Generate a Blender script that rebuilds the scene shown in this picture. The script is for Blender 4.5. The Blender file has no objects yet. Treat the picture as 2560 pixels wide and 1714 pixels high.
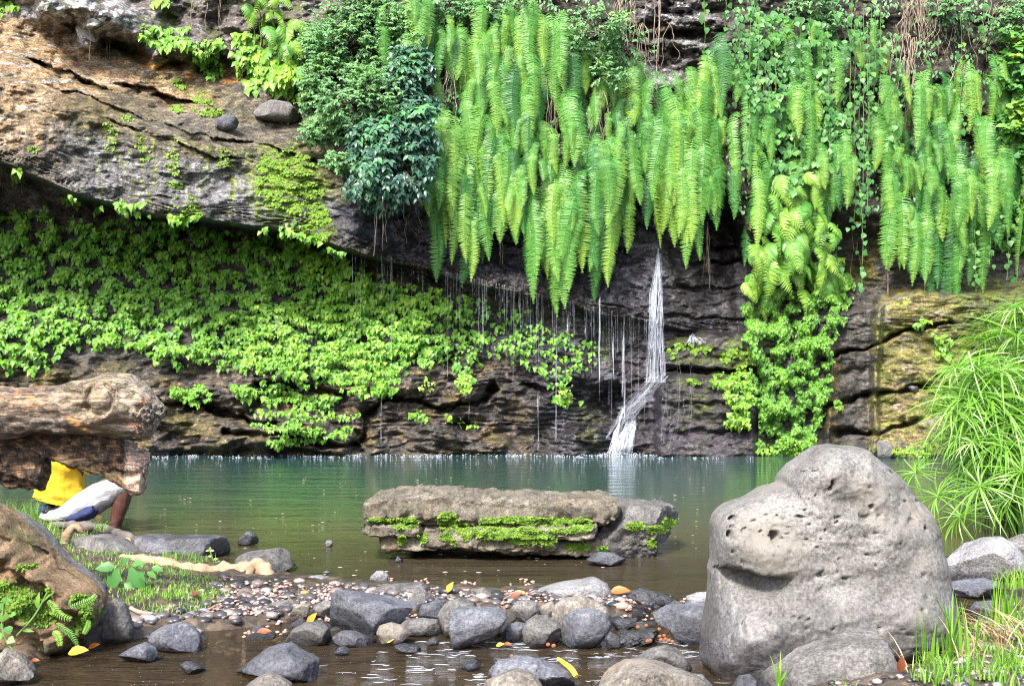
import bpy, bmesh, math, random
import numpy as np
from mathutils import Vector, Matrix
random.seed(7)
rng = np.random.default_rng(11)
F = 3090.0; H = 0.971; HZ = 950.0; CX = 1280.0
COL = bpy.context.scene.collection
R = math.radians

# ---------- photograph point at a known distance -> place in the world
def P(u, v, Y):
    u = np.asarray(u, float); v = np.asarray(v, float); Y = np.asarray(Y, float)
    return np.stack(np.broadcast_arrays((u-CX)/F*Y, Y, H-(v-HZ)/F*Y), -1)
def W(u, v, z=0.0):
    Y = (H-z)*F/(np.asarray(v, float)-HZ)
    return P(u, v, Y)

# ---------- noise
_G = rng.normal(size=(256, 3)).astype(np.float32); _G /= np.linalg.norm(_G, axis=1)[:, None]
_th = rng.uniform(0, 2*np.pi, 256); _G2 = np.stack([np.cos(_th), np.sin(_th)], -1).astype(np.float32)
_PM = rng.permutation(256).astype(np.int32); _PM = np.concatenate([_PM]*3)
def perlin(p, s=0):
    p = np.asarray(p, np.float32); i = np.floor(p).astype(np.int32); f = p-i; i &= 255
    w = f*f*f*(f*(f*6-15)+10); out = 0
    for dx in (0, 1):
        a = _PM[i[..., 0]+dx]
        for dy in (0, 1):
            b = _PM[a+((i[..., 1]+dy) & 255)]
            for dz in (0, 1):
                g = _G[_PM[b+((i[..., 2]+dz+s*13) & 255)]]
                d = g[..., 0]*(f[..., 0]-dx)+g[..., 1]*(f[..., 1]-dy)+g[..., 2]*(f[..., 2]-dz)
                out = out + d*(w[..., 0] if dx else 1-w[..., 0])*(w[..., 1] if dy else 1-w[..., 1])*(w[..., 2] if dz else 1-w[..., 2])
    return out*1.6
def perlin2(x, y, s=0):
    x = np.asarray(x, np.float32); y = np.asarray(y, np.float32)
    i = np.floor(x).astype(np.int32); j = np.floor(y).astype(np.int32); fx = x-i; fy = y-j; i &= 255; j &= 255
    wx = fx*fx*fx*(fx*(fx*6-15)+10); wy = fy*fy*fy*(fy*(fy*6-15)+10); so = int(_PM[(s*29) & 255])
    def c(dx, dy):
        g = _G2[_PM[_PM[i+dx]+((j+dy+so) & 255)]]; return g[..., 0]*(fx-dx)+g[..., 1]*(fy-dy)
    a = c(0, 0); a += (c(1, 0)-a)*wx; b = c(0, 1); b += (c(1, 1)-b)*wx
    return (a+(b-a)*wy)*1.5
def fbm(p, o=4, s=0, g=.5):
    a = 1; t = 0; q = np.asarray(p, float)
    for k in range(o):
        t = t+a*perlin(q*2.0**k+k*17.3, s+k); a *= g
    return t
def n2(u, v, su, sv, o=4, s=0, g=.5):
    a = 1; t = 0
    for k in range(o):
        t = t+a*perlin2(u/su*2.0**k+k*17.3+s*5.1, v/sv*2.0**k+k*9.7, s*7+k); a *= g
    return t
def ss(a, b, x):
    t = np.clip((x-a)/(b-a), 0, 1); return t*t*(3-2*t)
def pl(pts, u):
    a = np.array(pts, float); return np.interp(u, a[:, 0], a[:, 1])
def segdist(u, v, pts, closed=False):
    pts = np.array(pts, float); d = np.full(np.shape(u), 1e9)
    n = len(pts)
    for k in range(n if closed else n-1):
        a = pts[k]; b = pts[(k+1) % n]; ab = b-a
        t = np.clip(((u-a[0])*ab[0]+(v-a[1])*ab[1])/max(ab@ab, 1e-9), 0, 1)
        d = np.minimum(d, np.hypot(u-a[0]-t*ab[0], v-a[1]-t*ab[1]))
    return d
def inpoly(u, v, pts):
    r = np.zeros(np.shape(u), bool); n = len(pts)
    for k in range(n):
        x1, y1 = pts[k]; x2, y2 = pts[(k+1) % n]
        if y1 == y2: continue
        c = ((y1 > v) != (y2 > v)) & (u < (x2-x1)*(v-y1)/(y2-y1)+x1)
        r ^= c
    return r
def sdp(u, v, pts):      # positive inside
    d = segdist(u, v, pts, True); return np.where(inpoly(u, v, pts), d, -d)
def blob(u, v, cu, cv, ru, rv, rot=0):
    c, s = math.cos(R(rot)), math.sin(R(rot)); x = u-cu; y = v-cv
    return np.hypot((x*c+y*s)/ru, (-x*s+y*c)/rv)

# ---------- objects
def tag(o, label=None, cat=None, group=None, kind=None):
    if label: o['label'] = label
    if cat: o['category'] = cat
    if group: o['group'] = group
    if kind: o['kind'] = kind
    return o
def link(name, me, parent=None):
    o = bpy.data.objects.new(name, me); COL.objects.link(o)
    if parent is not None: o.parent = parent
    return o
def empty(name, loc=(0, 0, 0)):
    o = bpy.data.objects.new(name, None); o.location = [float(c) for c in loc]; COL.objects.link(o)
    o.empty_display_size = .1
    return o
def mesh(name, V, Fa, mat=None, smooth=True, attrs=None):
    """V (n,3); Fa (m,k) array or list of lists"""
    me = bpy.data.meshes.new(name)
    V = np.ascontiguousarray(V, np.float32)
    if isinstance(Fa, np.ndarray):
        Fa = np.ascontiguousarray(Fa, np.int32); m, k = Fa.shape
        me.vertices.add(len(V)); me.vertices.foreach_set('co', V.ravel())
        me.loops.add(m*k); me.loops.foreach_set('vertex_index', Fa.ravel())
        me.polygons.add(m); me.polygons.foreach_set('loop_start', np.arange(0, m*k, k, dtype=np.int32))
        me.update(calc_edges=True)
    else:
        me.from_pydata(V.tolist(), [], Fa); me.update()
    if smooth: me.polygons.foreach_set('use_smooth', np.ones(len(me.polygons), bool))
    if attrs:
        for nm, a in attrs.items():
            a = np.asarray(a, np.float32)
            if a.ndim == 2:
                at = me.attributes.new(nm, 'FLOAT_COLOR', 'POINT')
                if a.shape[1] == 3: a = np.concatenate([a, np.ones((len(a), 1), np.float32)], 1)
                at.data.foreach_set('color', np.ascontiguousarray(a).ravel())
            else:
                me.attributes.new(nm, 'FLOAT', 'POINT').data.foreach_set('value', np.ascontiguousarray(a))
    if mat: me.materials.append(mat)
    return me
class MB:
    """collects pieces with a per-vertex value t into one mesh"""
    def __init__(s): s.V = []; s.F = {}; s.T = []; s.n = 0
    def add(s, V, Fa, t=0.5):
        V = np.asarray(V, float).reshape(-1, 3); Fa = np.asarray(Fa)
        s.F.setdefault(Fa.shape[1], []).append(Fa+s.n); s.V.append(V)
        s.T.append(np.broadcast_to(np.asarray(t, float), (len(V),))); s.n += len(V)
    def me(s, name, mat, smooth=True, origin=(0, 0, 0)):
        V = np.concatenate(s.V)-np.array(origin); T = np.concatenate(s.T)
        if len(s.F) == 1: Fa = np.concatenate(list(s.F.values())[0])
        else:
            Fa = []
            for k in s.F: Fa += np.concatenate(s.F[k]).tolist()
        return mesh(name, V, Fa, mat, smooth, {'tint': T})
def grid_faces(nr, nc, wrap=False):
    i = np.arange(nr-1)[:, None]; j = np.arange(nc if wrap else nc-1)[None, :]; j2 = (j+1) % nc
    return np.stack([i*nc+j, i*nc+j2, (i+1)*nc+j2, (i+1)*nc+j], -1).reshape(-1, 4)
def tube(pts, rad, n=6):
    pts = np.asarray(pts, float); rad = np.broadcast_to(np.asarray(rad, float), (len(pts),))
    T = np.gradient(pts, axis=0); T /= np.linalg.norm(T, axis=1)[:, None]+1e-9
    up = np.array([0.13, 0.31, 1.0]) if abs(T[0][2]) < .8 else np.array([1.0, .2, .1])
    A = np.cross(T, up); A /= np.linalg.norm(A, axis=1)[:, None]+1e-9; B = np.cross(T, A)
    th = np.arange(n)*2*np.pi/n
    V = pts[:, None]+rad[:, None, None]*(A[:, None]*np.cos(th)[None, :, None]+B[:, None]*np.sin(th)[None, :, None])
    Fa = grid_faces(len(pts), n, True)
    return V.reshape(-1, 3), Fa
def catmull(pts, n):
    pts = np.array(pts, float); m = len(pts); t = np.linspace(0, m-1, n); k = np.clip(t.astype(int), 0, m-2); f = (t-k)[:, None]
    g = lambda i: pts[np.clip(i, 0, m-1)]
    a, b, c, d = g(k-1), g(k), g(k+1), g(k+2)
    return .5*((2*b)+(-a+c)*f+(2*a-5*b+4*c-d)*f**2+(-a+3*b-3*c+d)*f**3)

# ---------- materials
def newmat(name):
    m = bpy.data.materials.new(name); m.use_nodes = True; nt = m.node_tree
    return m, nt, nt.nodes['Principled BSDF'], nt.nodes['Material Output']
def N(nt, t, **kw):
    n = nt.nodes.new(t)
    for k, v in kw.items():
        if k in n.inputs: n.inputs[k].default_value = v
        else: setattr(n, k, v)
    return n
def ramp(nt, stops, fac):
    r = nt.nodes.new('ShaderNodeValToRGB'); e = r.color_ramp.elements
    while len(e) > 1: e.remove(e[0])
    e[0].position = stops[0][0]; e[0].color = (*stops[0][1], 1)
    for p, c in stops[1:]:
        x = e.new(p); x.color = (*c, 1)
    nt.links.new(fac, r.inputs[0]); return r.outputs[0]
def mixc(nt, a, b, fac, mode='MIX'):
    m = nt.nodes.new('ShaderNodeMix'); m.data_type = 'RGBA'; m.blend_type = mode
    for s, x in ((m.inputs[0], fac), (m.inputs[6], a), (m.inputs[7], b)):
        if isinstance(x, (int, float)): s.default_value = x
        elif isinstance(x, tuple): s.default_value = (*x, 1)
        else: nt.links.new(x, s)
    return m.outputs[2]
def mth(nt, op, a, b=0.0, clamp=False):
    m = nt.nodes.new('ShaderNodeMath'); m.operation = op; m.use_clamp = clamp
    for s, x in ((m.inputs[0], a), (m.inputs[1], b)):
        if isinstance(x, (int, float)): s.default_value = x
        else: nt.links.new(x, s)
    return m.outputs[0]
def bump(nt, bsdf, hs, strength=.5, dist=.02):
    prev = None
    for h, st, di in hs:
        b = N(nt, 'ShaderNodeBump', Strength=st, Distance=di); nt.links.new(h, b.inputs['Height'])
        if prev is not None: nt.links.new(prev, b.inputs['Normal'])
        prev = b.outputs[0]
    nt.links.new(prev, bsdf.inputs['Normal'])

# ---------- render settings, camera, light
sc = bpy.context.scene
sc.render.engine = 'CYCLES'
sc.view_settings.view_transform = 'Standard'; sc.view_settings.look = 'None'
sc.view_settings.exposure = EXPO = 1.7; sc.view_settings.gamma = 1
sc.cycles.use_denoising = True; sc.cycles.denoising_prefilter = 'NONE'; sc.cycles.filter_width = 1.15; sc.cycles.adaptive_threshold = .015
sc.cycles.max_bounces = 6; sc.cycles.diffuse_bounces = 3; sc.cycles.glossy_bounces = 3
sc.cycles.transparent_max_bounces = 8; sc.cycles.transmission_bounces = 3
sc.cycles.caustics_reflective = False; sc.cycles.caustics_refractive = False
sc.cycles.sample_clamp_indirect = 4
cam = bpy.data.objects.new('camera', bpy.data.cameras.new('camera')); COL.objects.link(cam)
cam.location = (0, 0, H); cam.rotation_euler = (R(90), 0, 0)
cam.data.sensor_width = 36; cam.data.lens = 36*F/2560; cam.data.shift_y = (HZ-857)/2560
cam.data.clip_start = .05; cam.data.clip_end = 400
sc.camera = cam
ELEV, AZ = 47, 203      # sun: high, from behind the camera and to the left
wd = bpy.data.worlds.new('World'); sc.world = wd; wd.use_nodes = True
sk = wd.node_tree.nodes.new('ShaderNodeTexSky'); sk.sky_type = 'NISHITA'; sk.sun_disc = False
sk.sun_elevation = R(ELEV); sk.sun_rotation = R(AZ); sk.dust_density = 3.0; sk.air_density = 1.0; sk.ozone_density = .6
bg = wd.node_tree.nodes['Background']; bg.inputs[1].default_value = .13
wd.node_tree.links.new(sk.outputs[0], bg.inputs[0])
sl = bpy.data.lights.new('sun', 'SUN'); sl.energy = 2.6; sl.angle = R(11); sl.color = (1, .95, .87)
so = bpy.data.objects.new('sun', sl); COL.objects.link(so)
# direction towards the sun in the sky texture: rotation measured clockwise from +Y
sd = Vector((math.sin(R(AZ))*math.cos(R(ELEV)), math.cos(R(AZ))*math.cos(R(ELEV)), math.sin(R(ELEV))))
so.rotation_euler = sd.to_track_quat('Z', 'Y').to_euler(); so.location = (-6, -8, 20)
# ================= CLIFF =================
us = np.concatenate([np.linspace(-1500, -260, 60)[:-1], np.arange(-260, 2820, 2.7), np.linspace(2820, 4200, 60)[1:]])
vs = np.concatenate([np.linspace(-900, -120, 50)[:-1], np.arange(-120, 1150, 2.7), np.linspace(1150, 1215, 10)[1:]])
U, Vv = np.meshgrid(us, vs)
SB = [(-1500, 60), (-300, 330), (0, 402), (90, 440), (164, 470), (328, 525), (492, 541), (656, 568), (743, 579), (850, 612), (929, 640), (1060, 672), (1202, 705), (1421, 758), (1640, 812), (1760, 830)]
ST = [(-1500, -500), (-200, -60), (0, 25), (109, 66), (230, 125), (361, 180), (525, 213), (710, 251), (830, 330), (1000, 420), (1200, 520), (1600, 640)]
C1 = [(50, 134), (70, 143), (120, 162), (190, 188), (260, 215), (300, 232)]
C1b = [(290, 205), (380, 225), (440, 246), (520, 262), (560, 290)]
C2 = [(270, 300), (296, 311), (407, 344), (470, 368), (536, 387), (610, 392), (700, 425)]
C3 = [(400, 300), (425, 311), (480, 330), (536, 348), (629, 352), (690, 370), (740, 388), (860, 425), (960, 470)]
C4 = [(120, 215), (230, 240), (330, 285), (400, 310)]
def cliff_depth(u, v):
    wu = n2(u, v, 260, 200, 3, 1)*16; wv = n2(u, v, 200, 160, 3, 2)*14
    u0, v0 = u, v
    u = u+wu*.6; v = v+wv*.6
    Y = 16.25+0.0012*np.clip(1135-v, 0, 2500)
    sb = pl(SB, u); st = pl(ST, u)
    t = (v-st)/(sb-st)
    S = pl([(-1500, -3.0), (0, -1.8), (400, -1.4), (760, -1.0), (1000, -.6), (1300, -.32), (1640, -.12), (1760, 0), (4200, 0)], u)
    # the overhanging slab
    prof = np.where(t < 0, ss(-.9, 0, t)*.15, np.where(t < .5, .15+.75*ss(-.02, .5, t), .9+.1*ss(.5, .95, t)))
    below = ss(1.0, 1.0+14/(sb-st+1), t)
    Y = Y+S*prof*(1-below)
    rec = pl([(-1500, 2.2), (0, 1.2), (500, 1.0), (760, .7), (1100, .42), (1640, .2), (1800, 0), (4200, 0)], u)
    Y = Y+rec*below*(1-ss(10, 430, v-sb)) + S*.25*below*ss(250, 520, v-sb)
    # strata of the slab, thin ledges that run along its lower edge
    along = (v-sb)
    face = ss(-.25, .1, t)*(1-below)
    lay = along/15.0+n2(u, v, 330, 60, 3, 5)*1.3
    patch = ss(-.25, .25, n2(u, v, 140, 60, 3, 7))
    Y = Y+.03*face*patch*(np.abs((lay % 1)-.5)*2)**2
    edge = np.exp(-((along+22)/26.0)**2)*ss(-200, 200, u)
    lay2 = along/6.5+n2(u, v, 240, 40, 3, 6)*1.6
    Y = Y+.045*edge*(.35+.65*patch)*np.sin(lay2*2*np.pi)*(1-below)
    jit = n2(u0, v0, 60, 60, 4, 3)*8; thick = .55+.9*ss(-.4, .5, n2(u0, v0, 60, 60, 3, 4))
    for C, dep, w in ((C1, .6, 5.5), (C1b, .45, 7), (C2, .10, 2.4), (C3, .12, 2.4), (C4, .07, 3)):
        cu = np.array(C)[:, 0]; d = (v0+wv*.35+jit-pl(C, u0))/thick
        m = ss(cu[0]-30, cu[0]+60, u)*(1-ss(cu[-1]-80, cu[-1]+20, u))*(.25+.75*ss(-.25, .2, n2(u0, v0, 70, 40, 3, 13)))
        Y = Y+dep*m*np.exp(-(np.clip(d, 0, None)/(w*2.2))**2-(np.clip(-d, 0, None)/(w*.35))**2)
        Y = Y-.10*m*np.exp(-(np.clip(-d, 0, None)/22)**2)*(d < 0)
    # rocks above the slab
    up = 1-ss(-.12, .02, t)
    hmp = n2(u, v, 120, 80, 4, 8)
    Y = Y-up*(u < 950)*.35*hmp
    Y = Y+up*(u < 560)*.55*np.exp(-((v-st+26)/22)**2)*ss(-.2, .3, n2(u, v, 80, 80, 2, 9)+.15)
    Y = Y-1.0*np.exp(-(blob(u, v, 175, 15, 175, 60, 14))**4)-.8*np.exp(-blob(u, v, 218, 90, 26, 34)**4)
    # bulge that carries the fern curtain
    FB = [(-1500, -400), (700, 150), (840, 380), (960, 470), (1100, 500), (1500, 540), (1600, 380), (1680, 420), (1780, 470), (1880, 620), (2080, 560), (2200, 600), (2450, 620), (2700, 560), (4200, 500)]
    fb = pl(FB, u)
    Y = Y-.55*(1-ss(-70, 20, v-fb))*ss(780, 1000, u)+.45*ss(-10, 60, v-fb)*(1-ss(60, 260, v-fb))*ss(850, 1000, u)*(1-ss(2000, 2200, u))
    # hole in the curtain with bare angular blocks at the top
    cell = np.floor((n2(u+.4*v, v, 60, 34, 2, 14)+.8)*4)/4+.3*n2(u, v, 30, 16, 2, 15)
    Y = Y+.5*np.exp(-blob(u, v, 1700, 70, 120, 110)**4)-.5*np.exp(-blob(u, v, 1700, 70, 110, 100)**4)*np.clip(cell, 0, 1.3)
    # blocks to the right of the fall
    def block(pts, amt, soft=16):
        return -amt*ss(-soft, soft, sdp(u, v, pts))
    Y = Y+block([(1655, 865), (1760, 838), (1900, 830), (1905, 930), (1880, 935), (1650, 925)], .34, 12)
    Y = Y+block([(1655, 935), (1885, 940), (1890, 1180), (1640, 1180)], .42, 12)
    Y = Y+block([(1860, 560), (2110, 560), (2090, 900), (2070, 1180), (1880, 1180), (1870, 800)], .35, 30)
    Y = Y+block([(2075, 775), (2200, 768), (2188, 1200), (2058, 1200)], .40, 10)
    Y = Y+block([(2185, 750), (2300, 720), (2420, 730), (2700, 700), (2700, 1200), (2180, 1200)], .62, 14)
    for C, dep, w in (([(2060, 900), (2120, 880), (2200, 862), (2260, 825), (2380, 800)], .35, 5), ([(2040, 1012), (2150, 992), (2230, 978), (2420, 955)], .3, 4.5),
                      ([(2080, 1075), (2190, 1085), (2300, 1050)], .3, 7), ([(1650, 932), (1780, 930), (1900, 926)], .4, 6), ([(1670, 1010), (1900, 1004)], .1, 4), ([(1690, 1080), (1880, 1074)], .14, 6),
                      ([(1730, 655), (1880, 650)], .2, 3), ([(1700, 610), (1850, 622)], .22, 3), ([(1700, 720), (1850, 712)], .12, 4), ([(1640, 790), (1880, 800)], .12, 4)):
        cu = np.array(C)[:, 0]; d = (v0+wv*.4+jit-pl(C, u0))/thick
        m = ss(cu[0]-12, cu[0]+12, u)*(1-ss(cu[-1]-12, cu[-1]+12, u))
        Y = Y+dep*m*np.exp(-(d/w)**2)
    # massive rocks along the foot of the wall
    foot = ss(860, 980, v)*(1-ss(1560, 1700, u))
    big = n2(u, v, 150, 95, 4, 21); Y = Y-foot*.34*big
    lowl = v/30+n2(u, v, 210, 50, 3, 22)*1.5
    Y = Y+foot*.10*(np.abs((lowl % 1)-.5)*2)**3
    Y = Y+block([(975, 925), (1100, 905), (1200, 960), (1195, 1000), (1130, 1020), (990, 985)], .35, 14)
    Y = Y+block([(640, 1030), (760, 1045), (870, 1100), (860, 1132), (640, 1118)], .35, 12)+block([(370, 1050), (520, 1040), (640, 1075), (640, 1125), (370, 1125)], .25, 14)
    for C, dep, w in (([(520, 1025), (560, 1035), (620, 1052), (680, 1060)], .6, 9), ([(640, 960), (760, 968), (860, 985)], .3, 7), ([(905, 1105), (925, 1040), (950, 1000), (975, 985)], .5, 9),
                      ([(980, 990), (1060, 1008), (1130, 1022), (1200, 1000), (1240, 970)], .5, 8), ([(1130, 1058), (1190, 1068)], .4, 6), ([(560, 1080), (700, 1086), (830, 1110), (900, 1118)], .4, 7), ([(380, 1000), (440, 1012), (520, 1020)], .35, 7),
                      ([(1310, 960), (1360, 975), (1420, 960)], .3, 6)):
        d = segdist(u0+jit, v0+jit*1.2, C)/thick; Y = Y+dep*np.exp(-(d/w)**2)
    # overall relief
    Y = Y-.18*n2(u, v, 190, 120, 4, 31)-.045*n2(u, v, 38, 20, 4, 32)
    wet = ss(560, 700, v)*ss(850, 1000, u)*(1-ss(1650, 1750, u))
    Y = Y-.035*wet*np.abs(n2(u, v, 14, 9, 3, 35))
    return Y
YC = cliff_depth(U, Vv)
def cy(u, v):          # depth of the cliff behind a photograph point
    u = np.atleast_1d(np.asarray(u, float)); v = np.atleast_1d(np.asarray(v, float))
    i = np.clip(np.searchsorted(us, u), 0, len(us)-1); j = np.clip(np.searchsorted(vs, v), 0, len(vs)-1)
    return YC[j, i]
# own colours of the rock, its moss and stains, plus shade painted behind the ferns
def cliff_colour(u, v):
    c = np.zeros(u.shape+(3,)); rough = np.full(u.shape, .75)
    wu = n2(u, v, 60, 50, 4, 41)*26; wv = n2(u, v, 60, 50, 4, 42)*22; x = u+wu; y = v+wv
    def lay(col, m, r=None):
        nonlocal c, rough
        m = np.clip(m, 0, 1)[..., None]; c = c*(1-m)+np.array(col)*m
        if r is not None: rough = rough*(1-m[..., 0])+r*m[..., 0]
    m1 = n2(u, v, 50, 30, 4, 43); m2 = n2(u, v, 16, 9, 3, 44); m3 = n2(u, v, 110, 24, 4, 45)
    lay((.085, .075, .068), np.ones(u.shape))
    lay((.16, .14, .125), ss(-.1, .7, m1)); lay((.035, .031, .03), ss(.05, .6, -m1))
    sb = pl(SB, u); st = pl(ST, u); t = (y-st)/(sb-st)
    onslab = ss(-.02, .02, t)*(1-ss(1, 1.04, t))*(1-ss(900, 1000, u))
    lay((.155, .13, .095), onslab*(.7+.4*m1)); lay((.07, .066, .05), onslab*ss(.1, .5, m3)*.8)
    # tan crust to the left
    tan = ss(-30, 30, sdp(x, y, [(-1500, -200), (0, 30), (180, 100), (330, 165), (480, 215), (560, 262), (380, 240), (300, 225), (260, 250), (190, 240), (150, 250), (150, 300), (130, 370), (-100, 350), (-1500, 200)]))
    lay((.46, .28, .14), tan*(.75+.5*m1)); lay((.48, .35, .24), tan*ss(.1, .45, m3)*.8); lay((.19, .13, .07), tan*ss(.15, .5, m2-m1*.5)*.8)
    lay((.42, .40, .38), tan*ss(.35, .5, n2(u, v, 70, 14, 4, 46))*.8)
    lay((.13, .10, .04), onslab*np.exp(-blob(x, y, 210, 285, 105, 60)**4)*.9)
    lay((.15, .12, .06), onslab*ss(.0, .4, n2(u, v, 130, 30, 4, 59))*.6)
    lay((.16, .15, .03), onslab*np.exp(-blob(x, y, 480, 230, 110, 18, 20)**2)*.7)
    # crystalline grey wet sheen on the lower face, green runs down it
    grey = onslab*ss(-.15, .3, m1)*ss(.45, .7, t)*ss(60, 260, u)
    lay((.125, .12, .13), onslab*ss(.5, .65, t)*ss(60, 260, u)*.8)
    lay((.30, .295, .32), np.maximum(grey*ss(-.1, .15, n2(u, v, 9, 6, 3, 61)), onslab*np.exp(-blob(x, y, 640, 510, 150, 45, 12)**2)*.8)*.85, .45)
    runs = ss(.12, .4, n2(u, v, 15, 130, 3, 47)+.25*m2)
    lay((.19, .25, .03), onslab*runs*ss(-.3, .1, m2)*ss(.35, .55, t)*ss(150, 300, u)*.85, .8)
    lay((.035, .032, .025), onslab*ss(.2, .5, n2(u, v, 20, 150, 3, 48))*ss(.4, .55, t)*.6)
    # bright moss between slab and ferns
    mz = np.exp(-blob(x, y, 725, 470, 100, 95, 40)**4)+np.exp(-blob(x, y, 790, 560, 40, 60)**4)+np.exp(-blob(x, y, 770, 600, 60, 26, 20)**4)
    lay((.17, .26, .015), mz*ss(-.45, .1, m1+m2*.6), .9); lay((.09, .15, .01), mz*ss(.1, .4, m2)*.6)
    lay((.2, .3, .02), np.exp(-blob(u, v, 482, 533, 26, 20)**4), .9)
    # rocks above the slab: white lichen, orange undersides
    up = (1-ss(-.05, .02, t))*(1-ss(800, 900, u))
    lay((.14, .12, .11), up*(.7+m1*.6)); lay((.085, .1, .03), up*ss(.1, .4, n2(u, v, 90, 60, 4, 49)))
    wl = np.exp(-blob(x, y, 195, 25, 165, 58, 12)**4)+np.exp(-blob(x, y, 218, 90, 28, 36)**4)
    lay((.5, .5, .52), wl*ss(-.08, .08, n2(u, v, 20, 16, 4, 50)+.08))
    lay((.42, .19, .03), up*ss(300, 360, u)*np.exp(-((v-st+16)/20)**2)*ss(-.15, .25, m2+m1)*.9)
    lay((.3, .3, .3), up*ss(.3, .5, n2(u, v, 40, 30, 4, 51))*.5)
    # wet purplish rock under the ferns
    wet = ss(-16, 16, sdp(x, y, [(820, 520), (900, 480), (1100, 500), (1560, 480), (1690, 420), (1690, 830), (1880, 560), (1880, 830), (1650, 840), (1640, 815), (1400, 750), (1100, 680), (860, 610)]))
    lay((.085, .08, .10), wet, .3); lay((.17, .17, .2), wet*ss(.1, .5, m1+m2*.5), .28); lay((.03, .03, .04), wet*ss(.1, .5, m3-m2*.4), .25)
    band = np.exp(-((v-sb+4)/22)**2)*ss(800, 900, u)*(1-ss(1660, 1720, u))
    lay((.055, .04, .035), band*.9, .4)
    # wet apron behind and around the fall
    apr = ss(-40, 40, sdp(x, y, [(1150, 780), (1500, 800), (1690, 820), (1670, 1180), (1350, 1180), (1250, 1000)]))
    lay((.10, .085, .10), apr*(.6+.6*m1), .32); lay((.19, .19, .22), apr*ss(.15, .6, m2+m1)*.8, .28)
    lay((.15, .17, .03), np.exp(-blob(x, y, 1475, 1060, 38, 85)**4)*ss(-.3, .2, m1+m2)*.8); lay((.15, .2, .02), np.exp(-blob(x, y, 1510, 860, 12, 75)**4)*.7)
    # foot of the wall, left
    ft = ss(880, 930, v)*(1-ss(1250, 1400, u))
    lay((.10, .08, .065), ft*(.5+.6*m1), .55); lay((.045, .042, .04), ft*ss(.0, .4, m3)*.75, .5)
    lay((.15, .115, .04), ft*ss(.15, .45, n2(u, v, 80, 40, 4, 52)+.25*np.exp(-blob(u, v, 640, 1090, 260, 50)**2))*.8, .7)
    for q in ((470, 1060, 40, 30), (560, 1095, 30, 24), (760, 1105, 90, 18), (110, 940, 70, 30), (290, 930, 30, 26)):
        lay((.14, .12, .03), np.exp(-blob(x, y, *q)**2)*.7)
    lay((.5, .33, .2), ft*ss(.42, .55, n2(u, v, 18, 9, 3, 53))*.4)
    # pale seep lines and green under the drip line
    un = np.exp(-((v-sb-40)/34)**2)*ss(860, 960, u)*(1-ss(1580, 1650, u))
    lay((.13, .15, .04), un*ss(-.2, .4, n2(u, v, 8, 60, 3, 54))*.8)
    # right-hand blocks
    rb = ss(1650, 1680, x)
    lay((.06, .055, .05), rb*ss(-60, 0, y-520)*.7, .55); lay((.12, .11, .1), rb*ss(.2, .5, m2+m1)*ss(500, 560, y)*.7)
    lay((.1, .12, .025), rb*ss(.1, .45, n2(u, v, 50, 24, 4, 55))*ss(820, 850, y)*(1-ss(1890, 1950, u))*.95)
    lay((.17, .25, .02), np.exp(-blob(x, y, 1850, 890, 60, 40)**4)*ss(-.2, .2, m2+m1)*.8)
    lay((.11, .09, .12), rb*ss(1040, 1090, y)*(1-ss(1890, 1910, u))*.7, .35)
    tanb = ss(-10, 10, sdp(x, y, [(2200, 745), (2300, 725), (2385, 735), (2390, 1140), (2175, 1140), (2185, 900)]))
    lay((.21, .19, .045), tanb*(.75+.5*m1), .85); lay((.21, .15, .07), tanb*ss(.1, .45, n2(u, v, 45, 30, 4, 56))*.9); lay((.17, .15, .13), tanb*ss(.25, .5, n2(u, v, 60, 18, 4, 57))*.8)
    lay((.2, .23, .03), tanb*ss(.2, .5, -m1)*.7)
    lay((.13, .16, .02), ss(2340, 2400, x)*ss(690, 720, y)*(.7+.5*m1), .9)
    lay((.1, .1, .03), np.exp(-blob(x, y, 2140, 690, 60, 40)**4)); lay((.22, .18, .04), np.exp(-blob(x, y, 2180, 650, 30, 40)**4)*.8); lay((.2, .15, .04), np.exp(-blob(x, y, 2085, 1000, 14, 140)**4)*.8)
    lay((.075, .1, .02), np.exp(-blob(x, y, 2130, 1130, 90, 20)**4)*.8)
    # behind the curtain: earth painted darker for the shade between ferns, and dead stems
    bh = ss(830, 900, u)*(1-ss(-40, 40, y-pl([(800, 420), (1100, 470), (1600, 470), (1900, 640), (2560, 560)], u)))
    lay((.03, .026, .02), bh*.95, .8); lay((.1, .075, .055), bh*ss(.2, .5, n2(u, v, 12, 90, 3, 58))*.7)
    hole = np.exp(-blob(x, y, 1700, 70, 120, 110)**4)+np.exp(-blob(x, y, 1640, 190, 70, 40)**4)
    lay((.13, .125, .125), hole*(.7+m1), .6); lay((.3, .29, .3), hole*ss(.2, .4, m2+m1)*.7)
    lay((.5, .5, .52), np.exp(-blob(x, y, 1700, 40, 40, 40)**4)*ss(.1, .3, m2)*.9)
    c *= (1+.35*m2[..., None]*.6)
    strat = n2(u, v-.36*u, 400, 5, 3, 17)
    c *= (1-.45*onslab*ss(.1, .45, strat)*ss(.05, .35, n2(u, v, 120, 50, 3, 18)+.2))[..., None]
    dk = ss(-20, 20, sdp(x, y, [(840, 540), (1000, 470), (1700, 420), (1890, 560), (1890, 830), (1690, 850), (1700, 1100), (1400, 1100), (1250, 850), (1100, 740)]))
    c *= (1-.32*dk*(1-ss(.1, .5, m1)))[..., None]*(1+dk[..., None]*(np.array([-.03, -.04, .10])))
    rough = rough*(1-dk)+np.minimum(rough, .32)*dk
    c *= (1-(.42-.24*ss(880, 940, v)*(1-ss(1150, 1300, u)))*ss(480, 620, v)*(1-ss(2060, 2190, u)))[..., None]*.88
    return np.clip(c, .006, .9), rough
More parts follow.
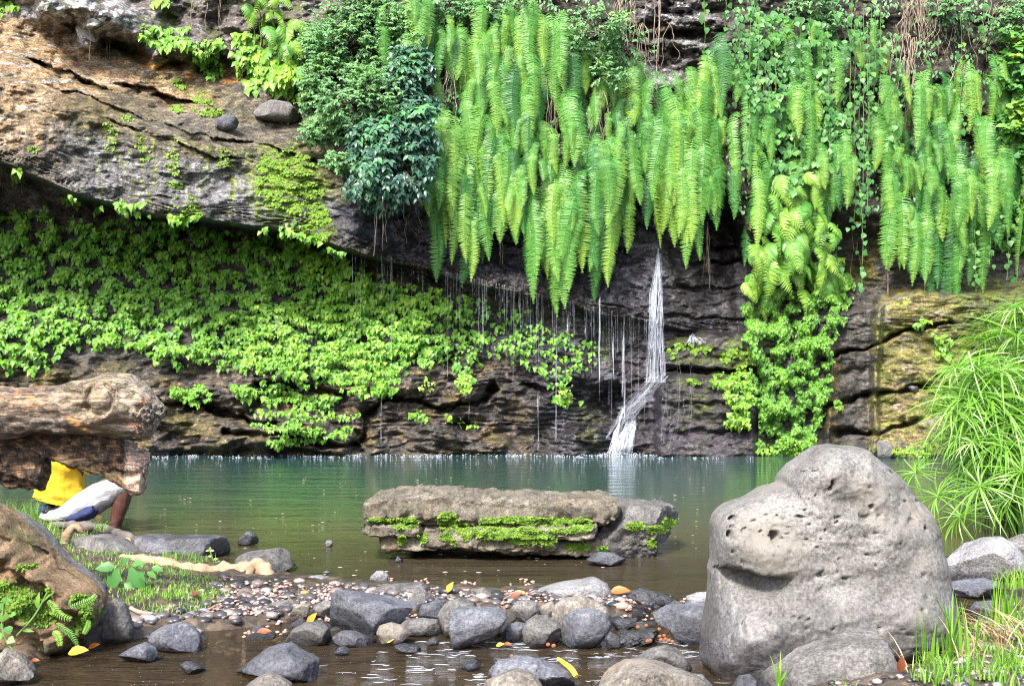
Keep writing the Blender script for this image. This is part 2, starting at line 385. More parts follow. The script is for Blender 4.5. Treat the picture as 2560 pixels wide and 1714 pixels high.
CC, CR = cliff_colour(U, Vv)
m, nt, bs, _ = newmat('cliff_rock')
at = N(nt, 'ShaderNodeAttribute', attribute_name='Col'); ar = N(nt, 'ShaderNodeAttribute', attribute_name='rgh')
tc = N(nt, 'ShaderNodeTexCoord')
nz = N(nt, 'ShaderNodeTexNoise', Scale=34.0, Detail=9.0, Roughness=.78); nt.links.new(tc.outputs['Object'], nz.inputs['Vector'])
nz2 = N(nt, 'ShaderNodeTexNoise', Scale=7.0, Detail=6.0, Roughness=.65); mp = N(nt, 'ShaderNodeMapping'); mp.inputs['Scale'].default_value = (1, 1, 3.2)
nt.links.new(tc.outputs['Object'], mp.inputs[0]); nt.links.new(mp.outputs[0], nz2.inputs['Vector'])
g1 = ramp(nt, [(.36, (.22, .22, .22)), (.5, (.95, .95, .95)), (.64, (2.1, 2.1, 2.1))], nz.outputs[0])
cc = mixc(nt, at.outputs['Color'], g1, .85, 'MULTIPLY')
g2 = ramp(nt, [(.36, (.4, .4, .4)), (.62, (1.35, 1.35, 1.35))], nz2.outputs[0])
cc = mixc(nt, cc, g2, .8, 'MULTIPLY')
nz3 = N(nt, 'ShaderNodeTexNoise', Scale=13.0, Detail=4.0, Roughness=.6, Distortion=.8); mp3 = N(nt, 'ShaderNodeMapping'); mp3.inputs['Scale'].default_value = (.8, 1, 1.7); nt.links.new(tc.outputs['Object'], mp3.inputs[0]); nt.links.new(mp3.outputs[0], nz3.inputs['Vector'])
cc = mixc(nt, cc, ramp(nt, [(.40, (.3, .3, .3)), (.48, (.95, .95, .95)), (.60, (1.1, 1.1, 1.1)), (.66, (1.8, 1.8, 1.8))], nz3.outputs[0]), .75, 'MULTIPLY')
nt.links.new(cc, bs.inputs['Base Color']); nt.links.new(ar.outputs['Fac'], bs.inputs['Roughness'])
bump(nt, bs, [(nz3.outputs[0], .6, .04), (nz2.outputs[0], .5, .06), (nz.outputs[0], .6, .02)])
M_CLIFF = m
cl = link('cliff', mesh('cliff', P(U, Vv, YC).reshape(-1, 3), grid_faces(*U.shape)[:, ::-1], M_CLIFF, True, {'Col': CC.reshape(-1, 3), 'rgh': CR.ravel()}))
tag(cl, kind='structure')
# ================= GROUND AND WATER =================
def nonuni(a, b, c, d, n1, n2_, n3):
    return np.concatenate([np.linspace(a, b, n1)[:-1], np.linspace(b, c, n2_)[:-1], np.linspace(c, d, n3)])
gx = nonuni(-60, -3.6, 3.6, 60, 60, 420, 60); gy = nonuni(-40, 2.6, 9.5, 70, 40, 420, 70)
GX, GY = np.meshgrid(gx, gy)
def wl(pts): return [tuple(W(u, v)[:2]) for u, v in pts]
BANK_L = wl([(150, 1306), (330, 1335), (420, 1372), (520, 1388), (600, 1412), (640, 1440)])+wl([(900, 1458), (1100, 1466), (1250, 1474), (1500, 1478), (1640, 1492), (1600, 1540), (1400, 1545), (1100, 1535), (860, 1532), (740, 1555), (620, 1575), (420, 1592), (250, 1612), (130, 1640), (90, 1680), (0, 1720)])+[(-2.2, 3.2), (-8, 0), (-60, -40), (-60, 8.5), (-6, 8.6), (-3.3, 8.6)]
BANK_R = wl([(1900, 1730), (2080, 1690), (2260, 1668), (2330, 1630), (2440, 1560), (2500, 1470), (2560, 1420)])+[(4.2, 6.6), (60, 7), (60, -40), (2, -40), (.6, 0)]
def ground_z(x, y):
    sh = x.shape; nzg = fbm(np.stack([x*1.3, y*1.3, x*0], -1), 4, 61)
    z = -.5+0*x
    sx = sdp(x, y, BANK_L); z2 = -.10+.135*ss(-.10, .10, sx+.04*nzg)+.05*ss(.1, .9, sx)
    far = ss(1.4, 4, sx); z2 = z2+far*.5
    sr = sdp(x, y, BANK_R); z3 = -.10+.15*ss(-.08, .12, sr+.04*nzg)+.10*ss(.1, .6, sr)+ss(1, 5, sr)*1.2
    shallow = -.5+.42*(1-ss(6.5, 8.2, y+.3*nzg))
    z = np.maximum(np.maximum(shallow, np.where(sx > -.3, z2, -9)), np.where(sr > -.3, z3, -9))
    z = z+ss(-2.3, -3.3, x)*(1-ss(5.6, 6.4, y))*.7
    z = z+.014*fbm(np.stack([x*7, y*7, x*0], -1), 3, 62)+.006*fbm(np.stack([x*26, y*26, x*0], -1), 2, 63)*(y < 10)
    return z
GZ = ground_z(GX, GY)
def gz(x, y):
    x = np.atleast_1d(x); y = np.atleast_1d(y)
    i = np.clip(np.searchsorted(gx, x), 0, len(gx)-1); j = np.clip(np.searchsorted(gy, y), 0, len(gy)-1); return GZ[j, i]
m, nt, bs, _ = newmat('river_bed')
tc = N(nt, 'ShaderNodeTexCoord')
a = N(nt, 'ShaderNodeTexNoise', Scale=5.0, Detail=8.0, Roughness=.7); nt.links.new(tc.outputs['Object'], a.inputs['Vector'])
b = N(nt, 'ShaderNodeTexVoronoi', Scale=34.0); nt.links.new(tc.outputs['Object'], b.inputs['Vector'])
c1 = ramp(nt, [(.3, (.025, .019, .014)), (.5, (.06, .046, .033)), (.7, (.12, .095, .072))], a.outputs[0])
sp = N(nt, 'ShaderNodeSeparateColor'); nt.links.new(b.outputs['Color'], sp.inputs[0])
c2 = mixc(nt, c1, ramp(nt, [(0, (.4, .4, .42)), (.6, (1, 1, 1)), (1, (2.1, 1.9, 1.7))], sp.outputs[0]), .8, 'MULTIPLY')
nt.links.new(c2, bs.inputs['Base Color']); bs.inputs['Roughness'].default_value = .55
bump(nt, bs, [(b.outputs['Distance'], -.6, .012), (a.outputs[0], .7, .03)])
tag(link('ground', mesh('ground', np.stack([GX, GY, GZ], -1).reshape(-1, 3), grid_faces(*GX.shape), m)), kind='structure')

m, nt, bs, out = newmat('pool_water')
geo = N(nt, 'ShaderNodeNewGeometry'); sx = N(nt, 'ShaderNodeSeparateXYZ'); nt.links.new(geo.outputs['Position'], sx.inputs[0])
w1 = N(nt, 'ShaderNodeMapping'); w1.inputs['Scale'].default_value = (1.0, 4.5, 1); nt.links.new(geo.outputs['Position'], w1.inputs[0])
r1 = N(nt, 'ShaderNodeTexNoise', Scale=2.6, Detail=5.0, Roughness=.6); nt.links.new(w1.outputs[0], r1.inputs['Vector'])
r2 = N(nt, 'ShaderNodeTexNoise', Scale=9.0, Detail=4.0, Roughness=.6, Distortion=.6); nt.links.new(w1.outputs[0], r2.inputs['Vector'])
big = N(nt, 'ShaderNodeTexNoise', Scale=.8, Detail=3.0); nt.links.new(geo.outputs['Position'], big.inputs['Vector'])
ymod = mth(nt, 'ADD', sx.outputs[1], mth(nt, 'MULTIPLY', mth(nt, 'SUBTRACT', big.outputs[0], .5), 1.6))
yf = mth(nt, 'DIVIDE', ymod, 16.0)
colr = ramp(nt, [(.30, (.06, .045, .028)), (.42, (.066, .055, .034)), (.50, (.066, .070, .034)), (.58, (.045, .075, .04)), (.72, (.026, .066, .05)), (.95, (.022, .056, .054))], yf)
nt.links.new(colr, bs.inputs['Base Color']); bs.inputs['Roughness'].default_value = .04; bs.inputs['IOR'].default_value = 1.33
near = mth(nt, 'MULTIPLY', mth(nt, 'SUBTRACT', 6.0, sx.outputs[1]), .6, True)      # quick water of the outlet
b1 = N(nt, 'ShaderNodeBump', Strength=.35, Distance=.02); nt.links.new(r1.outputs[0], b1.inputs['Height'])
nt.links.new(mth(nt, 'ADD', .3, mth(nt, 'MULTIPLY', near, 1.2)), b1.inputs['Strength'])
b2 = N(nt, 'ShaderNodeBump', Strength=.2, Distance=.012); nt.links.new(r2.outputs[0], b2.inputs['Height']); nt.links.new(b1.outputs[0], b2.inputs['Normal'])
nt.links.new(mth(nt, 'ADD', .15, mth(nt, 'MULTIPLY', near, 1.2)), b2.inputs['Strength'])
w3 = N(nt, 'ShaderNodeMapping'); w3.inputs['Scale'].default_value = (.55, 2.6, 1); nt.links.new(geo.outputs['Position'], w3.inputs[0])
r3 = N(nt, 'ShaderNodeTexNoise', Scale=1.2, Detail=4.0, Roughness=.55, Distortion=.3); nt.links.new(w3.outputs[0], r3.inputs['Vector'])
b3 = N(nt, 'ShaderNodeBump', Strength=.5, Distance=.05); nt.links.new(r3.outputs[0], b3.inputs['Height']); nt.links.new(b2.outputs[0], b3.inputs['Normal'])
nt.links.new(b3.outputs[0], bs.inputs['Normal'])
tr = N(nt, 'ShaderNodeBsdfTransparent'); tr.inputs[0].default_value = (.75, .66, .5, 1); mx = N(nt, 'ShaderNodeMixShader')
fac = mth(nt, 'MULTIPLY', mth(nt, 'SUBTRACT', 8.2, ymod), .35, True)
nt.links.new(mth(nt, 'MULTIPLY', fac, .5), mx.inputs[0]); nt.links.new(bs.outputs[0], mx.inputs[1]); nt.links.new(tr.outputs[0], mx.inputs[2]); nt.links.new(mx.outputs[0], out.inputs[0])
wv_ = np.array([(-40, -20, 0), (40, -20, 0), (40, 17.6, 0), (-40, 17.6, 0)], float)
tag(link('water', mesh('water', wv_, np.array([[0, 1, 2, 3]]), m, False)), kind='structure')
# ================= FOLIAGE =================
def leafmat(name, stops, trans=.35, rough=.45, rnd=.25):
    m, nt, bs, out = newmat(name)
    at = N(nt, 'ShaderNodeAttribute', attribute_name='tint'); oi = N(nt, 'ShaderNodeObjectInfo')
    f = mth(nt, 'ADD', at.outputs['Fac'], mth(nt, 'MULTIPLY', mth(nt, 'SUBTRACT', oi.outputs['Random'], .5), rnd), True)
    c = ramp(nt, stops, f); nt.links.new(c, bs.inputs['Base Color']); bs.inputs['Roughness'].default_value = rough
    t = N(nt, 'ShaderNodeBsdfTranslucent'); nt.links.new(mixc(nt, c, (.9, 1.0, .3), .9, 'MULTIPLY'), t.inputs[0])
    x = N(nt, 'ShaderNodeMixShader'); x.inputs[0].default_value = trans
    nt.links.new(bs.outputs[0], x.inputs[1]); nt.links.new(t.outputs[0], x.inputs[2]); nt.links.new(x.outputs[0], out.inputs[0])
    return m
M_IVY = leafmat('climber_leaf', [(0, (.03, .10, .012)), (.4, (.085, .25, .02)), (.75, (.16, .37, .03)), (1, (.29, .46, .045))], .3)
M_FERN = leafmat('fern_leaf', [(0, (.03, .13, .03)), (.3, (.09, .29, .05)), (.65, (.165, .385, .07)), (1, (.30, .49, .07))], .3, .4, .6)
M_SHRUB = leafmat('shrub_leaf', [(0, (.06, .15, .06)), (.45, (.16, .34, .14)), (.85, (.2, .42, .13)), (1, (.3, .5, .12))], .3)
M_BLUE = leafmat('dark_leaf', [(0, (.015, .05, .04)), (.5, (.04, .11, .08)), (.85, (.08, .2, .11)), (1, (.13, .38, .12))], .2, .35)
M_HEART = leafmat('vine_leaf', [(0, (.04, .14, .04)), (.5, (.075, .24, .06)), (.85, (.15, .36, .08)), (1, (.27, .45, .07))], .35)
M_MOSS = leafmat('moss', [(0, (.06, .11, .015)), (.5, (.12, .24, .02)), (1, (.22, .36, .04))], .2, .8)
M_GRASS = leafmat('grass_blade', [(0, (.05, .14, .015)), (.5, (.14, .33, .03)), (.85, (.26, .46, .07)), (1, (.45, .45, .2))], .35)
M_SEDGE = leafmat('sedge_leaf', [(0, (.05, .15, .015)), (.5, (.15, .36, .03)), (.85, (.24, .46, .08)), (1, (.42, .58, .3))], .35, .35)
M_STRAW = leafmat('dry_straw', [(0, (.25, .15, .07)), (.6, (.5, .36, .2)), (1, (.7, .58, .4))], .1, .7)
M_LITTER = leafmat('fallen_leaf', [(0, (.14, .04, .015)), (.45, (.45, .13, .02)), (.75, (.75, .32, .03)), (1, (.8, .6, .05))], .15, .5, .9)
def stemmat(name, c0, c1):
    m, nt, bs, out = newmat(name); tc = N(nt, 'ShaderNodeTexCoord')
    a = N(nt, 'ShaderNodeTexNoise', Scale=14.0, Detail=6.0); nt.links.new(tc.outputs['Object'], a.inputs['Vector'])
    nt.links.new(ramp(nt, [(.35, c0), (.65, c1)], a.outputs[0]), bs.inputs['Base Color']); bs.inputs['Roughness'].default_value = .8
    bump(nt, bs, [(a.outputs[0], .4, .01)]); return m
M_ROOT = stemmat('root_bark', (.16, .11, .08), (.4, .32, .25)); M_TWIG = stemmat('twig_bark', (.06, .045, .03), (.16, .12, .08))
M_GSTEM = stemmat('green_stem', (.08, .16, .03), (.16, .25, .06))
# leaf shapes: x across, y towards the tip, z up from the blade
def leaf_tpl(outline, fold=.25, droop=.2):
    """outline: list of (half width, y); returns V, quads"""
    V = []
    for w, y in outline:
        z = -droop*y*y
        V += [(-w, y, z+abs(w)*fold), (0, y, z), (w, y, z+abs(w)*fold)]
    n = len(outline); Fq = []
    for k in range(n-1):
        Fq += [(3*k, 3*k+1, 3*k+4, 3*k+3), (3*k+1, 3*k+2, 3*k+5, 3*k+4)]
    return np.array(V, float), np.array(Fq)
L_IVY = leaf_tpl([(.10, 0), (.44, .2), (.27, .55), (.01, 1)], .3, .3)
L_OVAL = leaf_tpl([(.04, 0), (.27, .35), (.2, .7), (.01, 1)], .3, .3)
L_HEART = leaf_tpl([(.25, -.08), (.5, .2), (.42, .5), (.02, 1)], .15, .2)
L_LANCE = leaf_tpl([(.03, 0), (.13, .3), (.11, .65), (.01, 1)], .3, .4)
L_MOSS = leaf_tpl([(.3, 0), (.5, .5), (.1, 1)], .3, .2)
def frames(tip, nor):
    y = tip/(np.linalg.norm(tip, axis=1)[:, None]+1e-9); z = nor-(nor*y).sum(1)[:, None]*y
    z /= np.linalg.norm(z, axis=1)[:, None]+1e-9; x = np.cross(y, z); return x, y, z
def leaves(tpl, pos, tip, nor, size, tint, wid=1.0):
    V, Fq = tpl; x, y, z = frames(tip, nor); size = np.broadcast_to(size, (len(pos),)); wid = np.broadcast_to(wid, (len(pos),))
    A = pos[:, None]+size[:, None, None]*(V[None, :, :1]*x[:, None]*wid[:, None, None]+V[None, :, 1:2]*y[:, None]+V[None, :, 2:]*z[:, None])
    Fa = Fq[None]+(np.arange(len(pos))*len(V))[:, None, None]
    return A.reshape(-1, 3), Fa.reshape(-1, Fq.shape[1]), np.repeat(np.broadcast_to(tint, (len(pos),)), len(V))
def rn(n, s=1.0): return rng.normal(size=(n, 3))*s
# scatter of small hanging leaves over a region of the wall
def wall_leaves(mb, pts, n, size, tpl=L_IVY, off=(.05, .28), keep=None, tint=(.2, .9), tiers=True, soft=18, droop=(-.15, -.55, -1), seed=0, thr=-.12, ns=(52, 19)):
    pts = np.array(pts, float); lo = pts.min(0)-soft; hi = pts.max(0)+soft
    u = rng.uniform(lo[0], hi[0], n); v = rng.uniform(lo[1], hi[1], n)
    d = sdp(u, v, pts)+n2(u, v, 34, 26, 3, 70+seed)*soft*1.4
    g = n2(u, v, ns[0], ns[1], 4, 71+seed)
    ok = (d > 0) & (g > thr-.25*ss(0, 60, d)*0 - rng.uniform(0, .12, n))
    if keep is not None: ok &= keep(u, v)
    u, v, g = u[ok], v[ok], g[ok]; k = len(u)
    o = off[0]+(off[1]-off[0])*np.clip(g*1.2+.35, 0, 1)*rng.uniform(.5, 1, k)
    # depth of a smoothed wall, so that leaves bridge small hollows
    Y = np.minimum(cy(u, v), np.minimum(cy(u, v-14), cy(u, v+14))+.1)-o
    pos = P(u, v, Y); tip = np.array(droop)+rn(k, .33); nor = np.array([0, -1., .55])+rn(k, .3)
    t = tint[0]+(tint[1]-tint[0])*np.clip(.45+g*.6+rng.normal(0, .2, k), 0, 1)
    s = size*rng.uniform(.5, 1.35, k)
    mb.add(*leaves(tpl, pos, tip, nor, s, t)); return k
IVY = [(0, 510), (150, 545), (300, 560), (440, 552), (470, 540), (560, 578), (660, 590), (735, 572), (860, 640), (930, 700), (1000, 740), (1120, 745), (1200, 748), (1300, 770), (1400, 830), (1480, 850), (1500, 900), (1440, 940), (1440, 1000), (1380, 1000), (1360, 930), (1250, 880), (1180, 895), (1190, 950), (1150, 960), (1130, 910), (1030, 905), (990, 960), (960, 985), (900, 985), (880, 945), (780, 960), (660, 930), (560, 910), (470, 900), (400, 915), (380, 880), (300, 870), (160, 850), (150, 910), (60, 920), (-20, 935), (-500, 950), (-500, 480)]
# ----- the sheet of climber on the back wall: nobody could count it
mb = MB()
k1 = wall_leaves(mb, [p for p in IVY], 62000, .062, seed=1, tint=(.2, .9), thr=-.16, off=(.05, .28), ns=(38, 26), keep=lambda u, v: (rng.random(len(u)) < 1-.65*ss(980, 1250, u)) & ((u > -60) | (rng.random(len(u)) < .5)))
k2 = wall_leaves(mb, [(560, 800), (700, 760), (960, 700), (1150, 750), (1000, 900), (960, 975), (880, 975), (820, 930), (640, 930)], 12000, .05, seed=2, tint=(.4, 1), off=(.15, .4), thr=-.05)
k3 = wall_leaves(mb, [(720, 575), (860, 640), (960, 705), (1100, 745), (1000, 790), (820, 720), (700, 640)], 2600, .07, seed=3, tint=(.6, 1), off=(.15, .4), thr=-.1)
o = link('climber_leaves', mb.me('climber_leaves', M_IVY)); tag(o, 'dense sheet of small drooping green climber leaves covering the recessed wall under the slab', 'climber', kind='stuff')
# ----- separate clumps of leafy growth on the wall
def clump(name, label, cat, pts, n, size, mat=M_IVY, tpl=L_IVY, **kw):
    mb = MB(); wall_leaves(mb, pts, n, size, tpl, **kw)
    if not mb.V: return
    c = mb.V[0].mean(0); r = empty(name, c); r['label'] = label; r['category'] = cat
    f = link('foliage', mb.me('foliage', mat, origin=c), r)
    # stems that tie the tuft to the rock
    st = MB(); u0, v0 = np.mean(np.array(pts), 0)
    for q in range(5):
        a = P(u0+random.uniform(-8, 8), v0-6, cy(u0, v0)[0]+.05); b = np.array(c)+rn(1, .06)[0]
        st.add(*tube(catmull([a, (a+b)/2+rn(1, .03)[0], b], 8), .004, 4))
    link('stem', st.me('stem', M_GSTEM, origin=c), r); return r
def ell(cu, cv, ru, rv, rot=0, n=12):
    a = np.arange(n)*2*np.pi/n; c, s = math.cos(R(rot)), math.sin(R(rot)); x = ru*np.cos(a); y = rv*np.sin(a)
    return list(zip(cu+x*c-y*s, cv+x*s+y*c))
SM = dict(off=(.04, .22), soft=10, thr=-.35)
for lab, pts, n, sz, tn in (
    ('small yellow-green leafy tuft on the dark rock right above the driftwood end', ell(480, 985, 52, 24, 5), 1100, .045, (.5, 1)),
    ('long ragged row of small leaves on the rock ledge just below the climber sheet', [(570, 955), (700, 960), (780, 985), (870, 985), (840, 1010), (780, 1015), (680, 1005), (600, 990)], 1500, .06, (.4, .9)),
    ('thin band of small leaves on the tan ledge below the ragged leaf row', [(630, 1022), (760, 1020), (900, 1030), (880, 1050), (780, 1048), (640, 1040)], 420, .05, (.5, .9)),
    ('bright low patch of tiny leaves on tan rock at the waterline', [(620, 1055), (740, 1050), (800, 1075), (890, 1068), (860, 1095), (740, 1110), (650, 1112), (700, 1085)], 1700, .045, (.6, 1)),
    ('solitary small leaf tuft on the bare brown rock left of centre', ell(1052, 1040, 22, 11), 130, .06, (.7, 1)),
    ('thin leafy ribbon in the crevice of the brown rock at the middle', [(1110, 1040), (1150, 1050), (1195, 1058), (1180, 1066), (1120, 1060)], 150, .06, (.6, 1)),
    ('small leaf tuft hanging off the block edge beneath the climber', ell(1165, 960, 22, 26), 170, .06, (.6, 1)),
    ('two small leaf sprays on the pale block under the climber', ell(1068, 962, 20, 16), 90, .05, (.7, 1)),
    ('small leaf spray low on the wet rock left of the thin trickles', ell(1415, 982, 24, 16), 140, .06, (.7, 1)),
    ('leafy clump hanging from the shaded slab edge at the far left', ell(45, 432, 12, 18), 60, .08, (.6, 1)),
    ('leaf tuft under the dark overhang at the left', ell(178, 500, 20, 14), 90, .08, (.5, .9)),
    ('tiny leaf tuft under the overhang, second from the left', ell(250, 515, 10, 10), 30, .08, (.4, .8)),
    ('leaf tuft under the middle of the overhang', ell(305, 512, 12, 12), 40, .08, (.4, .8)),
    ('leaf tuft under the overhang left of the moss square', ell(345, 515, 16, 10), 60, .08, (.5, .9)),
    ('leafy sprig hanging lowest under the overhang', ell(312, 545, 10, 10), 30, .08, (.4, .8)),
    ('pale leaf clump at the slab edge below the moss square', ell(440, 545, 26, 16), 130, .09, (.6, 1)),
    ('yellow-green leafy clump on the upper rock among the hanging roots', [(350, 60), (420, 70), (470, 65), (470, 110), (420, 125), (375, 105)], 520, .09, (.6, 1)),
    ('small leafy clump at the very top left corner', [(-20, -10), (45, 10), (50, 34), (0, 26), (-20, 24)], 170, .09, (.5, 1)),
    ('small leafy clump at the top edge above the upper rock', ell(400, 4, 28, 12), 130, .08, (.6, 1)),
    ('yellow-green leafy growth on the earth bank beside the orange soil', [(490, 90), (560, 100), (560, 180), (520, 200), (480, 130)], 420, .07, (.5, 1)),
    ('broad bright leafy climber hanging left of the pale shrub', [(590, 80), (680, 90), (760, 130), (780, 190), (720, 230), (620, 225), (590, 160)], 1900, .10, (.5, 1)),
    ('small leaves at the rear of the slab where the shrub begins', [(700, 210), (800, 235), (790, 260), (720, 245)], 260, .08, (.4, .9)),
    ('pale green leafy sheet of tiny fronds on the mossy ledge right of the fall', [(1790, 930), (1880, 920), (1890, 1000), (1850, 1020), (1810, 990), (1790, 960)], 900, .05, (.5, 1)),
    ('small leafy runner low on the mossy ledge right of the fall', [(1830, 1020), (1870, 1010), (1880, 1060), (1850, 1085), (1820, 1060)], 380, .055, (.6, 1)),
    ('tall column of mixed small leaves below the bracken, right of the fall', [(1850, 740), (1900, 700), (2010, 740), (2060, 700), (2130, 700), (2120, 780), (2080, 860), (2070, 990), (2040, 1080), (2020, 1130), (1960, 1130), (1900, 1080), (1885, 960), (1870, 850)], 24000, .038, (.1, .8)),
    ('leafy fringe of drooping leaves just below the bracken to the right', [(2020, 660), (2100, 640), (2130, 700), (2110, 760), (2040, 750)], 900, .085, (.6, 1)),
    ('low green mat at the waterline behind the large boulder', [(1900, 1100), (2040, 1090), (2050, 1135), (1980, 1138), (1890, 1130)], 1100, .04, (.6, 1)),
    ('small leafy sprig on the upper edge of the mossy tan block', ell(2305, 810, 26, 12, -18), 130, .06, (.5, .9)),
    ('leafy tufts at the right edge of the mossy tan block by the sedge', [(2330, 830), (2380, 840), (2380, 900), (2345, 890)], 260, .06, (.3, .9)),
    ('small sprig in the crack between dark and tan blocks', ell(2095, 1015, 12, 14), 60, .06, (.5, .9)),
    ('leafy scrub on the rock at the right edge below the ferns', [(2460, 500), (2570, 440), (2700, 440), (2700, 640), (2500, 620), (2440, 560)], 1700, .07, (.2, .8)),
    ('small pale mat at the shoreline right of the large boulder top', [(2230, 1120), (2320, 1110), (2330, 1142), (2240, 1142)], 500, .035, (.6, 1))):
    clump('leafy_plant', lab, 'wall plant', pts, n, sz, tint=tn, seed=len(lab), ns=((34, 40) if n > 9000 else (52, 19)), **{**SM, **(dict(thr=-.2, off=(.03, .3)) if n > 9000 else {})})
# moss cushions on the slab
def moss(label, blobs, n, size=.028, tint=(.3, 1)):
    mb = MB()
    for b in blobs: wall_leaves(mb, ell(*b), n, size, L_MOSS, off=(.0, .03), soft=8, thr=-.05, tint=tint, droop=(0, -.3, -.8), seed=int(b[0]) % 17)
    if mb.V: tag(link('moss_cushion', mb.me('moss_cushion', M_MOSS)), label, 'moss', kind='stuff')
moss('bright green moss spread over the slab end left of the fern curtain', [(725, 455, 95, 80, 40), (790, 560, 36, 50, 0), (680, 415, 40, 20, 20)], 5200)
moss('green moss cushions on the sloping upper ledge of the slab', [(435, 205, 36, 10, 15), (500, 245, 30, 12, 20), (455, 267, 26, 6, 10), (535, 285, 40, 12, 15), (690, 288, 40, 14, 5)], 900)
moss('tufts of moss running down the grey face of the slab', [(280, 330, 22, 40, 0), (360, 370, 20, 30, 0), (430, 400, 16, 60, 5), (482, 533, 22, 16, 0), (440, 470, 12, 40, 0), (315, 300, 14, 20, 0), (80, 375, 20, 12, 0), (560, 400, 16, 40, 0), (475, 495, 8, 30, 0)], 260)
moss('dark moss cushions on the ledge right of the fall', [(1850, 890, 50, 30, 0), (1720, 870, 60, 18, 0), (1780, 950, 60, 10, 0)], 500, .045, (0, .7))

# ----- sword fern fronds
def frond_mesh(L, wmax, n, curve, seed):
    r = np.random.default_rng(seed); mb = MB()
    t = np.linspace(0, 1, n); arch = .22*L
    # leaves the rock outwards, then hangs
    y = -arch*np.sin(np.clip(t*3, 0, 1)*np.pi/2)-.05*L*t+.10*L*t*t*r.uniform(.3, 1); z = -L*np.clip(t-.03, 0, 1)**1.12+.05*L*np.sin(np.clip(t*5, 0, 1)*np.pi)
    x = curve*L*t*t+.015*L*np.sin(t*7+seed)
    S = np.stack([x, y, z], -1); T = np.gradient(S, axis=0); T /= np.linalg.norm(T, axis=1)[:, None]
    mb.add(*tube(S[::2], np.linspace(.006, .002, len(S[::2])), 4), t=.35)
    w = wmax*np.clip(np.minimum(1, t*6+.25), 0, 1)*np.clip((1-t)*3.4, 0.06, 1)**.7
    w = w*r.uniform(.86, 1.08, n)
    fr = np.array([0, -1., .25]); side = np.cross(T, fr); side /= np.linalg.norm(side, axis=1)[:, None]
    nr = np.cross(side, T)
    tpl = leaf_tpl([(.11, 0), (.10, .5), (.015, 1)], .2, .28)
    for sg in (-1, 1):
        d = side*sg+T*.28+r.normal(size=(n, 3))*.07
        nn = nr+side*sg*.25+r.normal(size=(n, 3))*.1
        if (nn[:, 1].mean() > 0): nn = -nn
        k = slice(1, n)
        mb.add(*leaves(tpl, S[k], d[k], nn[k], w[k], np.clip(.38+.42*t[k]+r.normal(0, .07, n-1), 0, 1), L/n*3.5/np.maximum(w[k], .02)))
    return mb.me('frond', M_FERN)
M_FERN_SHADE = leafmat('shaded_fern_leaf', [(0, (.015, .07, .02)), (.5, (.04, .17, .035)), (1, (.09, .28, .05))], .2, .4, .6)  # darker copy of the fern leaf: shade painted into the rear fronds
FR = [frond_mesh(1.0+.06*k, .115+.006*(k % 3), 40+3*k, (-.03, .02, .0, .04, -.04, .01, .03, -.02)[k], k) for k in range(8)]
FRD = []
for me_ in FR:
    d_ = me_.copy(); d_.materials[0] = M_FERN_SHADE; FRD.append(d_)
def fern(u, v, Y, n, L, label, spread=.14, grp='sword ferns hanging from the cliff'):
    c = P(u, v, Y); r = empty('sword_fern', c); tag(r, label, 'fern', grp)
    for k in range(n):
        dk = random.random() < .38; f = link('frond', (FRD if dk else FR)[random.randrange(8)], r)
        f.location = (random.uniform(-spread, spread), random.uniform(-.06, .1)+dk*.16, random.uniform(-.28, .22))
        s = L*random.uniform(.6, 1.12); f.scale = (s**.5*random.uniform(.85, 1.2)*(-1 if random.random() < .5 else 1), s**.6, s)
        f.rotation_euler = (random.gauss(0, .06), random.gauss(0, .06), random.gauss(0, .45))
    return r
def fernY(u, v): return min(cy(u, v)[0], cy(u, v+40)[0], cy(u, v-40)[0])-.08
zones = [
 ('long bright green sword fern hanging in the broad curtain left of the fall', [(1065, 60), (1180, 20), (1320, 10), (1500, 60), (1600, 200), (1625, 300), (1590, 420), (1520, 470), (1400, 480), (1200, 430), (1080, 390), (1060, 250)], 92, (3, 6), .70, 31),
 ('green sword fern hanging in the narrow bunch directly above the fall', [(1610, 190), (1740, 190), (1780, 290), (1750, 440), (1690, 400), (1630, 300)], 22, (4, 7), .72, 33),
 ('sword fern half covered by heart-leaved vines right of the bare blocks', [(1780, 120), (1950, 60), (2110, 120), (2120, 400), (2040, 440), (1880, 420), (1790, 400)], 26, (3, 6), .6, 34),
 ('deep green sword fern hanging in the right-hand curtain among bare stems', [(2160, 60), (2330, 130), (2560, 150), (2600, 350), (2450, 470), (2300, 500), (2180, 470), (2150, 250)], 44, (3, 6), .64, 35),
 ('small sword fern among the shrub leaves at the top left of the fern curtain', [(930, -30), (1080, -30), (1080, 90), (950, 60)], 8, (3, 4), .7, 36)]
for lab, pg, n, nf, L, sd in zones:
    a = np.array(pg, float); got = []; tries = 0
    while len(got) < n and tries < 9000:
        tries += 1; u = random.uniform(a[:, 0].min(), a[:, 0].max()); v = random.uniform(a[:, 1].min(), a[:, 1].max())
        if sdp(np.array([u]), np.array([v]), pg)[0] < 0: continue
        if any(math.hypot(u-x, (v-y)*.8) < 18 for x, y in got): continue
        if n2(np.array([u]), np.array([v]), 45, 80, 2, sd)[0] < -.05: continue
        if any(abs(u-a) < w and b < v < c for a, b, c, w in ((1275, 60, 260, 22), (1395, 150, 330, 18), (1485, 180, 360, 20), (1130, 120, 250, 16), (2275, 60, 300, 24), (2400, 120, 260, 18), (2160, 200, 500, 26))): continue
        got.append((u, v)); fern(u, v, fernY(u, v)-random.uniform(0, .45), random.randint(*nf), L*random.uniform(.5, 1.35), lab)
